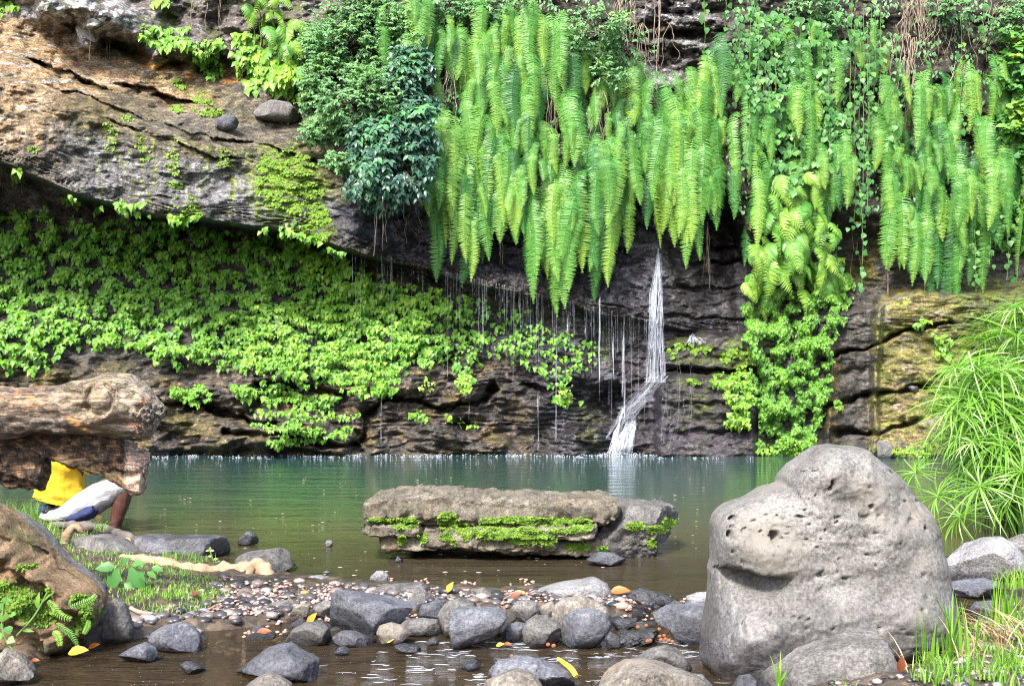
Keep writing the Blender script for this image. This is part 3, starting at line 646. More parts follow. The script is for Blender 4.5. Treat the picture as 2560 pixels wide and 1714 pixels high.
# the fringe, where the tips stand out against wet rock
for u, v, L, lab in ((1105, 460, 1.0, 'longest sword fern at the lower left end of the curtain'), (1150, 440, 1.0, None), (1190, 470, 1.0, 'sword fern whose tip reaches down third along the left fringe'), (1230, 430, 1.0, None), (1280, 440, .9, None),
   (1345, 460, .95, None), (1385, 500, .95, None), (1418, 540, 1.05, 'sword fern that hangs lowest of all in front of the wet rock'), (1455, 470, 1.0, None), (1500, 480, 1.0, None), (1545, 470, 1.0, 'sword fern at the lower right end of the broad curtain'),
   (1675, 400, 1.0, None), (1735, 420, 1.05, 'sword fern that hangs lowest directly right above the fall'), (1765, 330, .8, None), (2230, 490, .9, None), (2275, 520, .95, None), (2330, 500, 1.0, None), (2368, 530, 1.0, 'sword fern that hangs lowest in the right-hand curtain'), (2420, 480, 1.0, None), (2450, 450, .9, None), (1920, 430, .9, None), (2000, 430, .95, None), (2070, 400, .8, None)):
    fern(u, v, fernY(u, v-60)-.08, 5 if not lab else 4, L, lab or 'sword fern in the fringe where the green curtain ends above bare rock', .12)
mb = MB()
wall_leaves(mb, [(900, -60), (2640, -60), (2640, 420), (2300, 520), (2150, 520), (1900, 560), (1780, 420), (1640, 360), (1560, 420), (1100, 420), (1000, 300)], 15000, .06, L_OVAL, off=(.02, .2), thr=.05, tint=(.0, .45), seed=9, keep=lambda u, v: blob(u, v, 1690, 70, 130, 130) > 1)
o = link('underbrush', mb.me('underbrush', M_SHRUB)); tag(o, 'dull small leaves growing on the rock behind the hanging ferns', 'undergrowth', kind='stuff')
# ----- bracken-like broad fern, upright arching fronds that fall forward
def bracken(u, v, Y, n, L, label, part='frond'):
    Y = Y-.15
    n = int(n*1.7)
    c = P(u, v, Y); r = empty('bracken_fern', c); tag(r, label, 'fern', 'broad yellow-green ferns on the cliff')
    for k in range(n):
        f = link(part, FB_[k % 4], r); f.location = (random.uniform(-.3, .3)*L, random.uniform(-.1, .1), random.uniform(-.35, .35)*L)
        s = L*random.uniform(.34, .56); f.scale = (s, s, s); f.rotation_euler = (random.gauss(.1, .25), random.gauss(0, .5), random.gauss(0, .8))
def bfrond(seed):
    r = np.random.default_rng(seed); mb = MB(); n = 20; t = np.linspace(0, 1, n)
    S = np.stack([.05*np.sin(t*4+seed), -.42*np.sin(t*1.4), .10*np.sin(t*3.1)-.78*t**1.6], -1); T = np.gradient(S, axis=0); T /= np.linalg.norm(T, axis=1)[:, None]
    mb.add(*tube(S, np.linspace(.007, .002, n), 4), t=.5)
    side = np.cross(T, [0, -.6, 1.]); side /= np.linalg.norm(side, axis=1)[:, None]; nr = np.cross(side, T); nr[nr[:, 2] < 0] *= -1
    tpl = leaf_tpl([(.10, 0), (.13, .25), (.10, .6), (.01, 1)], .2, .35)
    for k in range(2, n):
        w = .30*np.sin(np.clip(1.12-t[k], 0, 1)*2.1)**1.1+.02
        for sg in (-1, 1):
            d0 = side[k]*sg+T[k]*.55+r.normal(size=3)*.06
            mb.add(*leaves(tpl, S[k][None], d0[None]-np.array([[0, 0, .15]]), nr[k][None]+r.normal(size=(1, 3))*.15, np.array([w]), np.clip(.5+.35*t[k]+r.normal(0, .07, 1), 0, 1), .95))
    return mb.me('frond', M_FERN)
FB_ = [bfrond(40+k) for k in range(4)]
for u, v, n, L, lab in ((1960, 560, 9, 1.0, 'topmost broad yellow-green fern of the bracken cluster right of the fall'), (1920, 620, 8, .95, 'broad yellow-green fern at the left of the bracken cluster'), (2010, 610, 9, .95, 'broad yellow-green fern in the middle of the bracken cluster'), (1960, 670, 9, .9, 'lowest broad fern of the bracken cluster over the dark hollow'),
    (1900, 690, 6, .8, 'small broad fern at the lower left of the bracken cluster'), (2040, 560, 6, .9, 'broad fern at the upper right of the bracken cluster'), (1960, 500, 6, .9, 'broad fern where sword ferns meet the bracken cluster'), (2050, 660, 6, .8, 'broad fern at the lower right of the bracken cluster'),
    (690, 20, 6, .8, 'pale broad fern at the top edge left of the shrub'), (715, 80, 6, .8, 'pale broad fern hanging beside the shrub near the top left'), (750, 130, 5, .75, 'dull green broad fern tucked against the left of the shrub'), (640, -5, 5, .7, 'broad fern cut by the top edge of the picture'), (1800, 200, 4, .7, 'broad fern on the lip beside the bare angular blocks')):
    bracken(u, v, fernY(u, v)-.1, n, L, lab)
# ----- shrubs: sprays of small leaves on branching twigs
def shrub(name, label, cat, blobs, nspray, lsize, nl, mat, tpl, seed, depth=.8, hang=0.0, tint=(.2, 1), Ybase=None):
    r_ = np.random.default_rng(seed); mb = MB(); tw = MB()
    tot = sum(b[2]*b[3] for b in blobs); cs = []
    for b in blobs:
        cu, cv, ru, rv = b[:4]; Yc = (Ybase if Ybase else float(cy(cu, cv)[0]))-(b[4] if len(b) > 4 else .5)
        C = P(cu, cv, Yc); sx = ru/F*Yc; sz = rv/F*Yc; n = max(8, int(nspray*b[2]*b[3]/tot)); cs.append(C)
        d = r_.normal(size=(n, 3)); d /= np.linalg.norm(d, axis=1)[:, None]; d[:, 1] = -np.abs(d[:, 1])*(r_.random(n) < .8)+d[:, 1]*(r_.random(n) > .8)*.3
        rad = r_.uniform(.25, 1.0, n)**.55*(1+.45*r_.random(n)**3); pos = C+d*rad[:, None]*np.array([sx, depth*.5*min(1, sx*2), sz])
        lump = fbm(pos*2.6, 3, seed); ok = lump > -.22+r_.uniform(-.1, .1, n); pos = pos[ok]; d = d[ok]; lump = lump[ok]; n = len(pos)
        sd_ = d*.8+r_.normal(size=(n, 3))*.35+np.array([0, -.4, .25-hang]); sd_ /= np.linalg.norm(sd_, axis=1)[:, None]
        tshade = np.clip(tint[0]+(tint[1]-tint[0])*(.45+.5*lump+.25*d[:, 2]+r_.normal(0, .16, n)), 0, 1)
        for k in range(nl):
            q = (k//2+1)/(nl/2); sg = 1 if k % 2 else -1; L = lsize*2.4
            sv = np.cross(sd_, [0, -.5, 1.]); sv /= np.linalg.norm(sv, axis=1)[:, None]
            p = pos+sd_*L*q*.9-np.array([0, 0, 1.])*L*.25*q*q*(1+hang)
            tip = sv*sg*.9+sd_*.6+r_.normal(size=(n, 3))*.25-np.array([0, 0, .35+hang*.5]); nor = np.array([0, -.55, .9])+r_.normal(size=(n, 3))*.3
            mb.add(*leaves(tpl, p, tip, nor, lsize*r_.uniform(.7, 1.2, n), np.clip(tshade+r_.normal(0, .06, n), 0, 1)))
        for k in ([0, 2, 4] if n < 12 else range(0, n, 5)):
            a = C+(pos[k]-C)*.15+np.array([0, .3, 0]); tw.add(*tube(catmull([a, (a+pos[k])/2+r_.normal(size=3)*.04, pos[k], pos[k]+sd_[k]*lsize*2], 7), np.linspace(.010, .002, 7), 4))
    c = cs[0]; r = empty(name, c); tag(r, label, cat)
    link('foliage', mb.me('foliage', mat, origin=c), r); link('twigs', tw.me('twigs', M_TWIG, origin=c), r); return r
shrub('leafy_shrub', 'large pale green feathery shrub growing between the slab and the fern curtain', 'shrub', [(850, 110, 80, 50, .4), (830, 190, 75, 50, .7), (900, 250, 100, 70, .9), (820, 260, 60, 45, .8), (850, 330, 70, 34, .8), (900, 40, 90, 50, .3), (950, 130, 60, 60, .5), (880, 405, 60, 20, .9), (785, 330, 34, 22, .6), (1000, 70, 50, 50, .4), (780, 120, 30, 40, .3), (960, 330, 40, 40, .8)], 3600, .046, 10, M_SHRUB, L_OVAL, 5)
shrub('dark_leaved_shrub', 'dark blue-green shrub with drooping leaves hanging over the wet rock', 'shrub', [(990, 420, 75, 45, .9), (960, 350, 60, 45, .95), (1030, 190, 40, 70, .6), (950, 460, 50, 24, 1.0), (1035, 330, 40, 70, .85), (1050, 250, 26, 60, .6)], 1300, .085, 8, M_BLUE, L_OVAL, 6, hang=.5)
shrub('leafy_shrub', 'pale small-leaved shrub among dry stems left of the bare blocks at the top', 'shrub', [(1560, 110, 50, 40, .5), (1500, 60, 60, 40, .5), (1535, 180, 40, 30, .5)], 480, .05, 8, M_SHRUB, L_OVAL, 7)
shrub('leafy_shrub', 'small pale shrub at the top edge above the middle of the fern curtain', 'shrub', [(1340, 20, 60, 26, .4)], 120, .05, 8, M_SHRUB, L_OVAL, 17)
shrub('leafy_shrub', 'narrow pale shrub squeezed between ferns right of the curtain middle', 'shrub', [(1440, 120, 30, 50, .3)], 110, .05, 8, M_SHRUB, L_OVAL, 18)
shrub('leafy_shrub', 'dull green shrub at the top centre above the fern curtain', 'shrub', [(1200, 30, 60, 30, .3), (1110, 20, 50, 30, .3), (1250, 60, 40, 30, .2)], 400, .05, 8, M_SHRUB, L_OVAL, 8, tint=(0, .7))
shrub('leafy_shrub', 'grey-green shrub at the top edge right of the bare blocks', 'shrub', [(2020, 10, 60, 30, .3), (2080, 40, 40, 30, .3)], 220, .05, 8, M_SHRUB, L_OVAL, 9, tint=(0, .7))
shrub('leafy_shrub', 'dull shrub at the top edge right of the thick stem bundle', 'shrub', [(2380, 20, 60, 30, .3)], 130, .05, 8, M_SHRUB, L_OVAL, 19, tint=(0, .7))
shrub('leafy_shrub', 'dull green shrub in the top right corner', 'shrub', [(2540, 60, 60, 50, .3)], 180, .05, 8, M_SHRUB, L_OVAL, 20, tint=(0, .7))
shrub('leafy_shrub', 'rounded-leaved shrub against the right edge above the rock gap', 'shrub', [(2560, 190, 60, 90, .3), (2560, 330, 40, 60, .4)], 260, .09, 8, M_HEART, L_HEART, 10)
# ----- heart-leaved vines hanging in strings
def vine(u, v0, v1, n, label, size=.072, sway=14, stem=M_GSTEM, mat=M_HEART, two=.6):
    m_ = 12; vv = np.linspace(v0, v1, m_); uu = u+np.cumsum(rng.normal(0, sway/m_, m_)); Yb = min(cy(u, v)[0] for v in np.linspace(v0, v1, 6))-rng.uniform(.25, .5)
    pts = P(uu, vv, np.full(m_, Yb)+rng.normal(0, .02, m_)); r = empty('hanging_vine', pts[0]); tag(r, label, 'vine', 'heart-leaved vines hanging from the cliff')
    sp = catmull(pts, 40); link('stem', (lambda b: (b.add(*tube(sp, .004, 4)), b.me('stem', stem, origin=pts[0]))[1])(MB()), r)
    k = np.sort(rng.integers(0, 40, n)); pos = sp[k]+rn(n, .035); tip = np.array([0, -.35, -1])+rn(n, .3); nor = np.array([0, -1., .5])+rn(n, .3)
    b = MB(); b.add(*leaves(L_HEART, pos, tip, nor, size*rng.uniform(.6, 1.2, n), np.clip(rng.normal(.5, .18, n), 0, .93)))
    link('leaves', b.me('leaves', mat, origin=pts[0]), r)
for k in range(13):
    vine(1870+k*18+random.uniform(-8, 8), random.uniform(20, 160), random.uniform(380, 470), 34, 'heart-leaved vine string hanging over the ferns between the bare blocks and the stem bundle')
clump('heart_leaved_vine', 'thicket of heart-shaped leaves spilling over the ferns right of the bare blocks', 'vine', [(1880, 20), (2090, 40), (2120, 200), (2100, 430), (1950, 470), (1880, 300), (1830, 120)], 2600, .085, M_HEART, L_HEART, off=(.3, .6), thr=-.1, tint=(.2, .8), soft=20, seed=12)
for k in range(8): vine(2130+k*10, random.uniform(-20, 60), random.uniform(350, 560), 26, 'heart-leaved vine string at the shaded gap left of the brown stem bundle')
for u, a, b, n, lab in ((1762, -20, 210, 15, 'thin heart-leaved vine hanging in front of the bare angular blocks'), (1815, -20, 150, 16, 'heart-leaved vine at the right edge of the bare angular blocks'), (2240, 60, 470, 40, 'long heart-leaved vine just right of the brown stem bundle gap'), (2215, 100, 300, 22, 'heart-leaved vine beside the brown stem bundle'), (2400, 40, 330, 22, 'thin heart-leaved vine right of the brown stem bundle'), (2460, 0, 120, 14, 'short heart-leaved vine at the upper right'),
    (2152, 480, 720, 12, 'heart-leaved vine reaching lowest, beside the bracken cluster'), (2095, 560, 680, 9, 'sparse pale-leaved vine on the dark rock right of the bracken'), (2135, 380, 560, 14, 'heart-leaved vine in the dark gap left of the right-hand curtain'), (2440, 560, 730, 14, 'heart-leaved vine ending in a leafy tip above the mossy rock at right'), (1890, -10, 110, 20, 'heart-leaved vine at the top right of the bare blocks'), (1850, 0, 200, 22, 'heart-leaved vine left of the vine thicket'), (2520, 480, 700, 26, 'straggling vine at the right edge over mossy rock'), (2480, 520, 660, 20, 'straggling vine left of the right edge over mossy rock')):
    vine(u, a, b, n, lab)
# ----- dangling roots and dry stems
def root(u, v0, v1, n, label, w=.006, spread=10, out=(.15, .4), mat=M_ROOT, name='hanging_roots', cat='roots'):
    mb = MB(); Yb = cy(u, (v0+v1)/2)[0]; c = P(u, v0, Yb-out[1])
    for k in range(n):
        uu = u+random.gauss(0, spread); m_ = 9; vv = np.linspace(v0+random.uniform(-6, 6), v1-random.uniform(0, .35)*(v1-v0)*(k > 0), m_)
        pts = P(uu+np.cumsum(rng.normal(0, spread*.25, m_)), vv, Yb-random.uniform(*out)+np.cumsum(rng.normal(0, .01, m_)))
        mb.add(*tube(catmull(pts, 26), w*random.uniform(.5, 1.2)*np.linspace(1, .5, 26), 4))
    return tag(link(name, mb.me(name, mat, origin=c)), label, cat, 'roots and dry stems hanging down the cliff').__setattr__('location', [float(x) for x in c])
for u, a, b, n, lab, w, s in ((272, -20, 226, 4, 'pair of long thin roots hanging over the tan slab at the left', .006, 5), (232, 20, 150, 2, 'thin pale root hanging beside the white lichened rock', .005, 4), (510, -10, 110, 2, 'thin root on the earth face left of the pale broad ferns', .005, 8), (555, -10, 120, 2, 'thin root just left of the yellow-green climber', .005, 6), (640, 20, 130, 3, 'brown stems beneath the pale broad ferns', .006, 10),
    (1565, -30, 100, 16, 'bundle of dry pale stems left of the bare angular blocks', .007, 18), (1648, -30, 230, 3, 'long pale aerial roots hanging across the bare angular blocks', .012, 6), (1590, 60, 300, 8, 'tangled dry stems below the stem bundle at top centre', .006, 22), (1650, 60, 200, 4, 'crossing pale roots on the bare angular blocks', .007, 30),
    (1275, 120, 330, 9, 'dark brown stems showing between ferns in the middle of the curtain', .007, 10), (1390, 200, 380, 6, 'brown stems between ferns right of the middle of the curtain', .006, 14), (1120, 180, 300, 6, 'brown stems between ferns at the left of the curtain', .006, 14), (1485, 230, 400, 8, 'brown stems in the gap at the right of the broad curtain', .006, 18),
    (2290, -30, 110, 26, 'thick hanging bundle of dry stems and dead leaves at the top right', .008, 20), (2270, 90, 350, 14, 'dark stems hanging in the gap of the right-hand curtain', .007, 18), (2370, -20, 200, 14, 'tangle of thin dry stems at the upper right', .005, 45), (2480, 10, 160, 12, 'thin grey stems near the top right corner', .005, 40), (2400, 160, 300, 8, 'dark stems right of the right-hand gap', .006, 12),
    (1910, 190, 280, 6, 'brown stems among ferns right of the bare blocks', .006, 10), (950, 470, 640, 5, 'rusty roots hanging on the wet rock below the dark-leaved shrub', .009, 9), (1010, 440, 620, 5, 'thin rootlets below the dark-leaved shrub', .004, 26), (1040, 500, 610, 2, 'bent grey branch poking out at the left end of the fern curtain', .007, 16), (1250, 580, 660, 4, 'brown rootlets below the middle of the fern curtain', .007, 4), (1480, 640, 720, 4, 'brown rootlets below the lowest fern', .006, 4), (1520, 640, 690, 3, 'grey rootlets below the right end of the broad curtain', .005, 6),
    (2221, 660, 780, 1, 'single long root dangling over the tan mossy block', .011, 1), (2138, 580, 750, 2, 'two thin roots dangling over the dark block', .006, 10), (2312, 700, 780, 1, 'short thin root over the tan mossy block', .005, 1), (1790, 440, 560, 3, 'thin yellowish rootlets right of the fall', .005, 6), (1765, 560, 720, 5, 'fine wet rootlets on the dark rock right of the fall', .004, 8), (1605, 450, 560, 1, 'single thin root hanging in the gap left of the fall', .005, 1), (58, 400, 490, 3, 'brown rootlets hanging from the slab edge at far left', .005, 4), (0, 380, 480, 3, 'thin roots at the left edge under the slab', .005, 6),
    (700, 790, 850, 5, 'small dry branch caught in the climber sheet', .004, 18)):
    root(u, a, b, n, lab, w, s)
# ================= ROCKS =================
def rockmat(name, c0, c1, c2, scale=9.0, pit=0.0, wetline=True, rough=.8, tanblotch=None, bstr=.9, moss=None, sp=1.0, wet=.05):
    m, nt, bs, out = newmat(name); tc = N(nt, 'ShaderNodeTexCoord'); oi = N(nt, 'ShaderNodeObjectInfo'); geo = N(nt, 'ShaderNodeNewGeometry')
    off = N(nt, 'ShaderNodeVectorMath', operation='ADD'); nt.links.new(tc.outputs['Object'], off.inputs[0]); nt.links.new(oi.outputs['Random'], off.inputs[1])
    a = N(nt, 'ShaderNodeTexNoise', Scale=scale, Detail=9.0, Roughness=.68, Distortion=.4); nt.links.new(off.outputs[0], a.inputs['Vector'])
    f = N(nt, 'ShaderNodeTexNoise', Scale=95.0, Detail=5.0, Roughness=.75); nt.links.new(off.outputs[0], f.inputs['Vector'])
    c = ramp(nt, [(.32, c0), (.5, c1), (.68, c2)], a.outputs[0])
    c = mixc(nt, c, ramp(nt, [(.36, (.35, .35, .35)), (.5, (1, 1, 1)), (.64, (1.7, 1.7, 1.7))], f.outputs[0]), .75*sp, 'MULTIPLY')
    vr = mth(nt, 'ADD', .78, mth(nt, 'MULTIPLY', oi.outputs['Random'], .45)); cx = N(nt, 'ShaderNodeCombineColor')
    for k in range(3): nt.links.new(vr, cx.inputs[k])
    c = mixc(nt, c, cx.outputs[0], 1.0, 'MULTIPLY')
    hs = [(a.outputs[0], bstr, .03), (f.outputs[0], .5*bstr, .006)]
    if tanblotch:
        t = N(nt, 'ShaderNodeTexNoise', Scale=3.2, Detail=5.0, Roughness=.6); nt.links.new(off.outputs[0], t.inputs['Vector'])
        c = mixc(nt, c, tanblotch, mth(nt, 'MULTIPLY', mth(nt, 'SUBTRACT', t.outputs[0], .5), 5.0, True))
    if moss:
        t = N(nt, 'ShaderNodeTexNoise', Scale=5.0, Detail=8.0, Roughness=.7); nt.links.new(off.outputs[0], t.inputs['Vector'])
        c = mixc(nt, c, moss, mth(nt, 'MULTIPLY', mth(nt, 'SUBTRACT', t.outputs[0], .5), 7.0, True))
    if pit:
        v = N(nt, 'ShaderNodeTexVoronoi', Scale=48.0); nt.links.new(off.outputs[0], v.inputs['Vector']); v2 = N(nt, 'ShaderNodeSeparateColor'); nt.links.new(v.outputs['Color'], v2.inputs[0])
        p = mth(nt, 'MULTIPLY', mth(nt, 'GREATER_THAN', v2.outputs[0], .55), mth(nt, 'MULTIPLY', mth(nt, 'SUBTRACT', .32, v.outputs['Distance']), 6.0, True))
        w = N(nt, 'ShaderNodeTexVoronoi', Scale=110.0); nt.links.new(off.outputs[0], w.inputs['Vector']); w2 = N(nt, 'ShaderNodeSeparateColor'); nt.links.new(w.outputs['Color'], w2.inputs[0])
        p2 = mth(nt, 'MULTIPLY', mth(nt, 'GREATER_THAN', w2.outputs[0], .6), mth(nt, 'MULTIPLY', mth(nt, 'SUBTRACT', .3, w.outputs['Distance']), 6.0, True))
        pp = mth(nt, 'MAXIMUM', p, mth(nt, 'MULTIPLY', p2, .7)); c = mixc(nt, c, (.05, .045, .04), mth(nt, 'MULTIPLY', pp, .55)); hs.append((pp, -pit, .012))
    rg = None
    if wetline:
        s = N(nt, 'ShaderNodeSeparateXYZ'); nt.links.new(geo.outputs['Position'], s.inputs[0])
        wz = mth(nt, 'SUBTRACT', 1.0, mth(nt, 'DIVIDE', mth(nt, 'SUBTRACT', s.outputs[2], mth(nt, 'MULTIPLY', a.outputs[0], wet*.7)), wet), True)
        c = mixc(nt, c, (.42, .42, .47) if wet < .1 else (.5, .5, .56), wz, 'MULTIPLY'); nt.links.new(mth(nt, 'SUBTRACT', rough, mth(nt, 'MULTIPLY', wz, rough-.22)), bs.inputs['Roughness'])
    else: bs.inputs['Roughness'].default_value = rough
    nt.links.new(c, bs.inputs['Base Color']); bump(nt, bs, hs); return m
M_GREY = rockmat('grey_basalt', (.06, .058, .056), (.13, .125, .12), (.23, .22, .21), pit=.6)
M_BLUE_R = rockmat('blue_grey_basalt', (.045, .048, .06), (.10, .105, .125), (.2, .205, .235), pit=.5)
M_TAN = rockmat('tan_stone', (.10, .088, .075), (.19, .17, .145), (.3, .275, .245), pit=.3, tanblotch=(.24, .19, .14))
M_PALE = rockmat('pale_stone', (.16, .16, .17), (.3, .295, .305), (.42, .415, .42), rough=.45)
M_DARK = rockmat('dark_wet_stone', (.03, .03, .034), (.075, .075, .085), (.17, .17, .19), rough=.38)
M_BIG = rockmat('vesicular_boulder', (.088, .084, .08), (.15, .144, .137), (.215, .208, .198), scale=6.0, pit=1.0, tanblotch=(.18, .166, .142), bstr=.45, sp=1.0, wet=.26)
M_MB = rockmat('mossy_brown_boulder', (.10, .072, .045), (.27, .175, .095), (.38, .28, .18), scale=9.0, rough=.9, bstr=1.1, moss=(.075, .085, .03))
M_FLAT = rockmat('layered_rock', (.055, .048, .038), (.165, .145, .11), (.29, .265, .215), tanblotch=(.22, .165, .10), scale=9.0, bstr=1.4)
M_UNDER_SHADE = rockmat('undercut_shade_rock', (.01, .009, .008), (.022, .02, .018), (.04, .035, .03), rough=.6)  # shade of the recess under the layered rock, painted in as near-black
_ICO = {}
def ico(n):
    if n not in _ICO:
        b = bmesh.new(); bmesh.ops.create_icosphere(b, subdivisions=n, radius=1)
        _ICO[n] = (np.array([v.co[:] for v in b.verts]), np.array([[v.index for v in f.verts] for f in b.faces])); b.free()
    return _ICO[n]
CR_ = {1: (0, 900, 3.733), 2: (0, 1250, 3.3457), 3: (500, 1250, 3.3457), 4: (1100, 1250, 3.3457), 5: (1740, 1060, 2.3976), 6: (880, 1180, 2.7233), 7: (0, 0, 2.7035), 8: (1700, 560, 2.7035), 0: (0, 0, 1)}
def cr(k, pts): o = CR_[k]; return [(o[0]+x/o[2], o[1]+y/o[2]) for x, y in pts]
def outline_r(pts, th):
    pts = np.array(pts, float); c = (pts.min(0)+pts.max(0))/2*.5+pts.mean(0)*.5
    n = 720; a = np.linspace(-np.pi, np.pi, n, endpoint=False); Rr = np.zeros(n)
    for k in range(len(pts)):
        p = pts[k]-c; q = pts[(k+1) % len(pts)]-c; e = q-p; D = np.stack([np.cos(a), np.sin(a)], -1)
        den = D[:, 0]*e[1]-D[:, 1]*e[0]; den = np.where(abs(den) < 1e-9, 1e-9, den)
        t = (p[0]*e[1]-p[1]*e[0])/den; s = (p[0]*D[:, 1]-p[1]*D[:, 0])/den
        Rr = np.where((s >= -1e-6) & (s <= 1+1e-6) & (t > 0), np.maximum(Rr, t), Rr)
    Rr[Rr == 0] = Rr[Rr > 0].mean()
    k = np.array([1, 2, 3, 2, 1.])/9; Rr = np.convolve(np.concatenate([Rr[-6:], Rr, Rr[:6]]), k, 'same')[6:-6]
    return c, np.interp(th, np.append(a, np.pi), np.append(Rr, Rr[0]))
def body(pts, Yc, dep, sub=5, p=2.6, amp=.034, freq=3.0, facets=3, seed=0, mod=None):
    """closed solid whose outline, seen from the front, is pts (photograph px) at distance Yc"""
    D, Fa = ico(sub); r = np.random.default_rng(seed+5)
    th = np.arctan2(-D[:, 2], D[:, 0]); s = np.hypot(D[:, 0], D[:, 2]); dy = D[:, 1]
    nn = (s**p+np.abs(dy)**p)**(1/p)+1e-9; s2 = s/nn; y2 = dy/nn
    c, Rr = outline_r(pts, th)
    Q = np.stack([np.cos(th)*Rr*s2, y2, np.sin(th)*Rr*s2], -1)      # px, unit, px
    sc_ = Rr.mean()/F*Yc
    V = np.stack([Q[:, 0]/F*Yc, Q[:, 1]*dep, -Q[:, 2]/F*Yc], -1)
    b0, b1 = V.min(0), V.max(0)
    if facets:
        rad = np.linalg.norm(V, axis=1)
        for k in range(facets):
            n = r.normal(size=3); n[1] = -abs(n[1])*1.2 if k % 3 else n[1]; n /= np.linalg.norm(n)
            h = V@n; lim = h.max()*r.uniform(.62, .86); over = np.clip(h-lim, 0, None); V = V-over[:, None]*n*.97
    nz = fbm(V/sc_*freq*.5+seed*3.1, 5, seed % 7); nz2 = fbm(V/sc_*freq*3+seed, 3, 3)
    nz3 = 1-2*np.abs(fbm(V/sc_*freq*1.1+seed*1.7, 3, 5)); V = V*(1+amp*1.3*nz[:, None]+amp*.45*nz2[:, None]-amp*.7*np.clip(nz3-.55, 0, 1)[:, None])
    if facets:
        c0, c1 = V.min(0), V.max(0)
        for q in (0, 2): V[:, q] = b0[q]+(V[:, q]-c0[q])*(b1[q]-b0[q])/(c1[q]-c0[q])
    C = P(c[0], c[1], Yc)
    V = V+C
    if mod is not None:
        uu = V[:, 0]/V[:, 1]*F+CX; vv = HZ+(H-V[:, 2])/V[:, 1]*F
        V[:, 1] += mod(uu, vv)*np.clip(-y2*2.5, 0, 1)
    return V, Fa
RID = [0]
def rock(label, k, pts, mat=None, vw=None, deep=.75, name='rock', cat='rock', group=None, sub=None, lift=0.0, Y=None, **kw):
    q = cr(k, pts); a = np.array(q); vb = vw if vw else a[:, 1].max(); wpx = np.ptp(a[:, 0]); RID[0] += 1
    Yf = H*F/(vb-HZ) if Y is None else Y
    dep = wpx/2/F*Yf*deep
    dep = min(dep, .55); Yc = Yf+dep*.7 if Y is None else Y
    q = [(u, v+lift) for u, v in q]
    sub = sub or (6 if wpx > 330 else 5 if wpx > 60 else 4)
    V, Fa = body(q, Yc, dep, sub, seed=RID[0], **kw); c = V.mean(0); c[2] = V[:, 2].min()
    o = link(name, mesh(name, V-c, Fa, mat or M_GREY)); o.location = c.tolist(); tag(o, label, cat, group); return o
# ---- the large boulder
PITS = [((210, 560), 20, 14, .05), ((190, 660), 12, 22, .05), ((470, 680), 26, 34, .07), ((455, 655), 14, 10, .04), ((815, 365), 12, 26, .07), ((620, 552), 18, 8, .03), ((845, 560), 26, 12, .025), ((1020, 565), 34, 18, .02), ((1060, 495), 14, 14, .03), ((895, 920), 18, 8, .03), ((745, 905), 26, 9, .02), ((1310, 590), 24, 26, .02), ((575, 1135), 6, 6, .02), ((405, 1055), 8, 10, .02), ((1030, 780), 26, 5, .02), ((740, 995), 10, 7, .02), ((1245, 1240), 12, 8, .02), ((510, 1180), 7, 7, .02), ((1060, 1195), 10, 8, .02), ((1100, 770), 8, 6, .02), ((700, 280), 26, 8, .02), ((640, 280), 22, 8, .02), ((205, 610), 9, 6, .02), ((150, 1030), 8, 8, .02), ((1390, 630), 10, 14, .03)]
_r = np.random.default_rng(77); SPITS = [(_r.uniform(120, 1420), _r.uniform(180, 1400), _r.uniform(5, 11), _r.uniform(.01, .025)) for _ in range(150)]
GRV = cr(5, [(110, 850), (180, 880), (280, 905), (370, 925), (410, 935)]); NOSE = cr(5, [(250, 640)])[0]
def big_mod(u, v):
    cu = (u-1740)*2.3976; cv = (v-1060)*2.3976; d = 0*u
    cu = cu+9*n2(cu, cv, 40, 40, 3, 83); cv = cv+8*n2(cu, cv, 36, 36, 3, 84)
    for x, y, a, dep in SPITS: d += dep*np.exp(-(np.hypot((cu-x)/a, (cv-y)/(a*.7)))**4)
    for (x, y), a, b, dep in PITS: d += dep*np.exp(-(np.hypot((cu-x)/a, (cv-y)/b))**4)
    d -= .036*np.exp(-blob(cu, cv, 350, 790, 290, 115, 14)**3)
    d -= .02*np.exp(-blob(cu, cv, 200, 620, 150, 170)**3)
    e = cv-np.interp(cu, [60, 250, 400, 640, 700], [835, 880, 925, 925, 900]); mm = (1-ss(380, 620, cu))
    d += .085*mm*ss(90, 360, cu)*np.exp(-(np.clip(e, 0, None)/80)**2-(np.clip(-e, 0, None)/14)**2)+.05*mm*ss(-5, 10, e)*(1-ss(60, 260, e))
    d -= .012*ss(0, 300, cu)*np.exp(-((cv-(420+.25*(cu-300)))/60)**2)*(1-ss(700, 900, cu))
    d += .018*np.exp(-blob(cu, cv, 900, 480, 260, 60, 15)**2)-.02*np.exp(-blob(cu, cv, 800, 240, 250, 120)**2)
    d += .014*n2(cu, cv, 320, 200, 3, 81)+.003*n2(cu, cv, 40, 24, 4, 82)
    d += .03*np.exp(-blob(cu, cv, 1250, 430, 90, 260, -25)**2)
    d -= .07*ss(900, 1300, cv)
    return d*1.05
rock('huge pale grey pitted boulder with a nose-like bulge at its left', 5, [(95, 590), (120, 530), (180, 480), (290, 450), (400, 385), (510, 355), (513, 310), (570, 240), (650, 180), (720, 130), (800, 112), (870, 125), (940, 128), (1000, 140), (1040, 180), (1120, 240), (1190, 300), (1250, 360), (1300, 430), (1370, 510), (1410, 600), (1450, 740), (1480, 900), (1490, 1010), (1495, 1120), (1470, 1240), (1420, 1330), (1000, 1460), (600, 1520), (400, 1530), (200, 1525), (90, 1490), (35, 1400), (40, 1250), (70, 1130), (85, 960), (80, 880), (92, 820), (90, 700)], M_BIG, vw=1690, deep=.62, name='boulder', cat='boulder', sub=7, p=3.2, amp=.012, freq=3, facets=0, mod=big_mod)
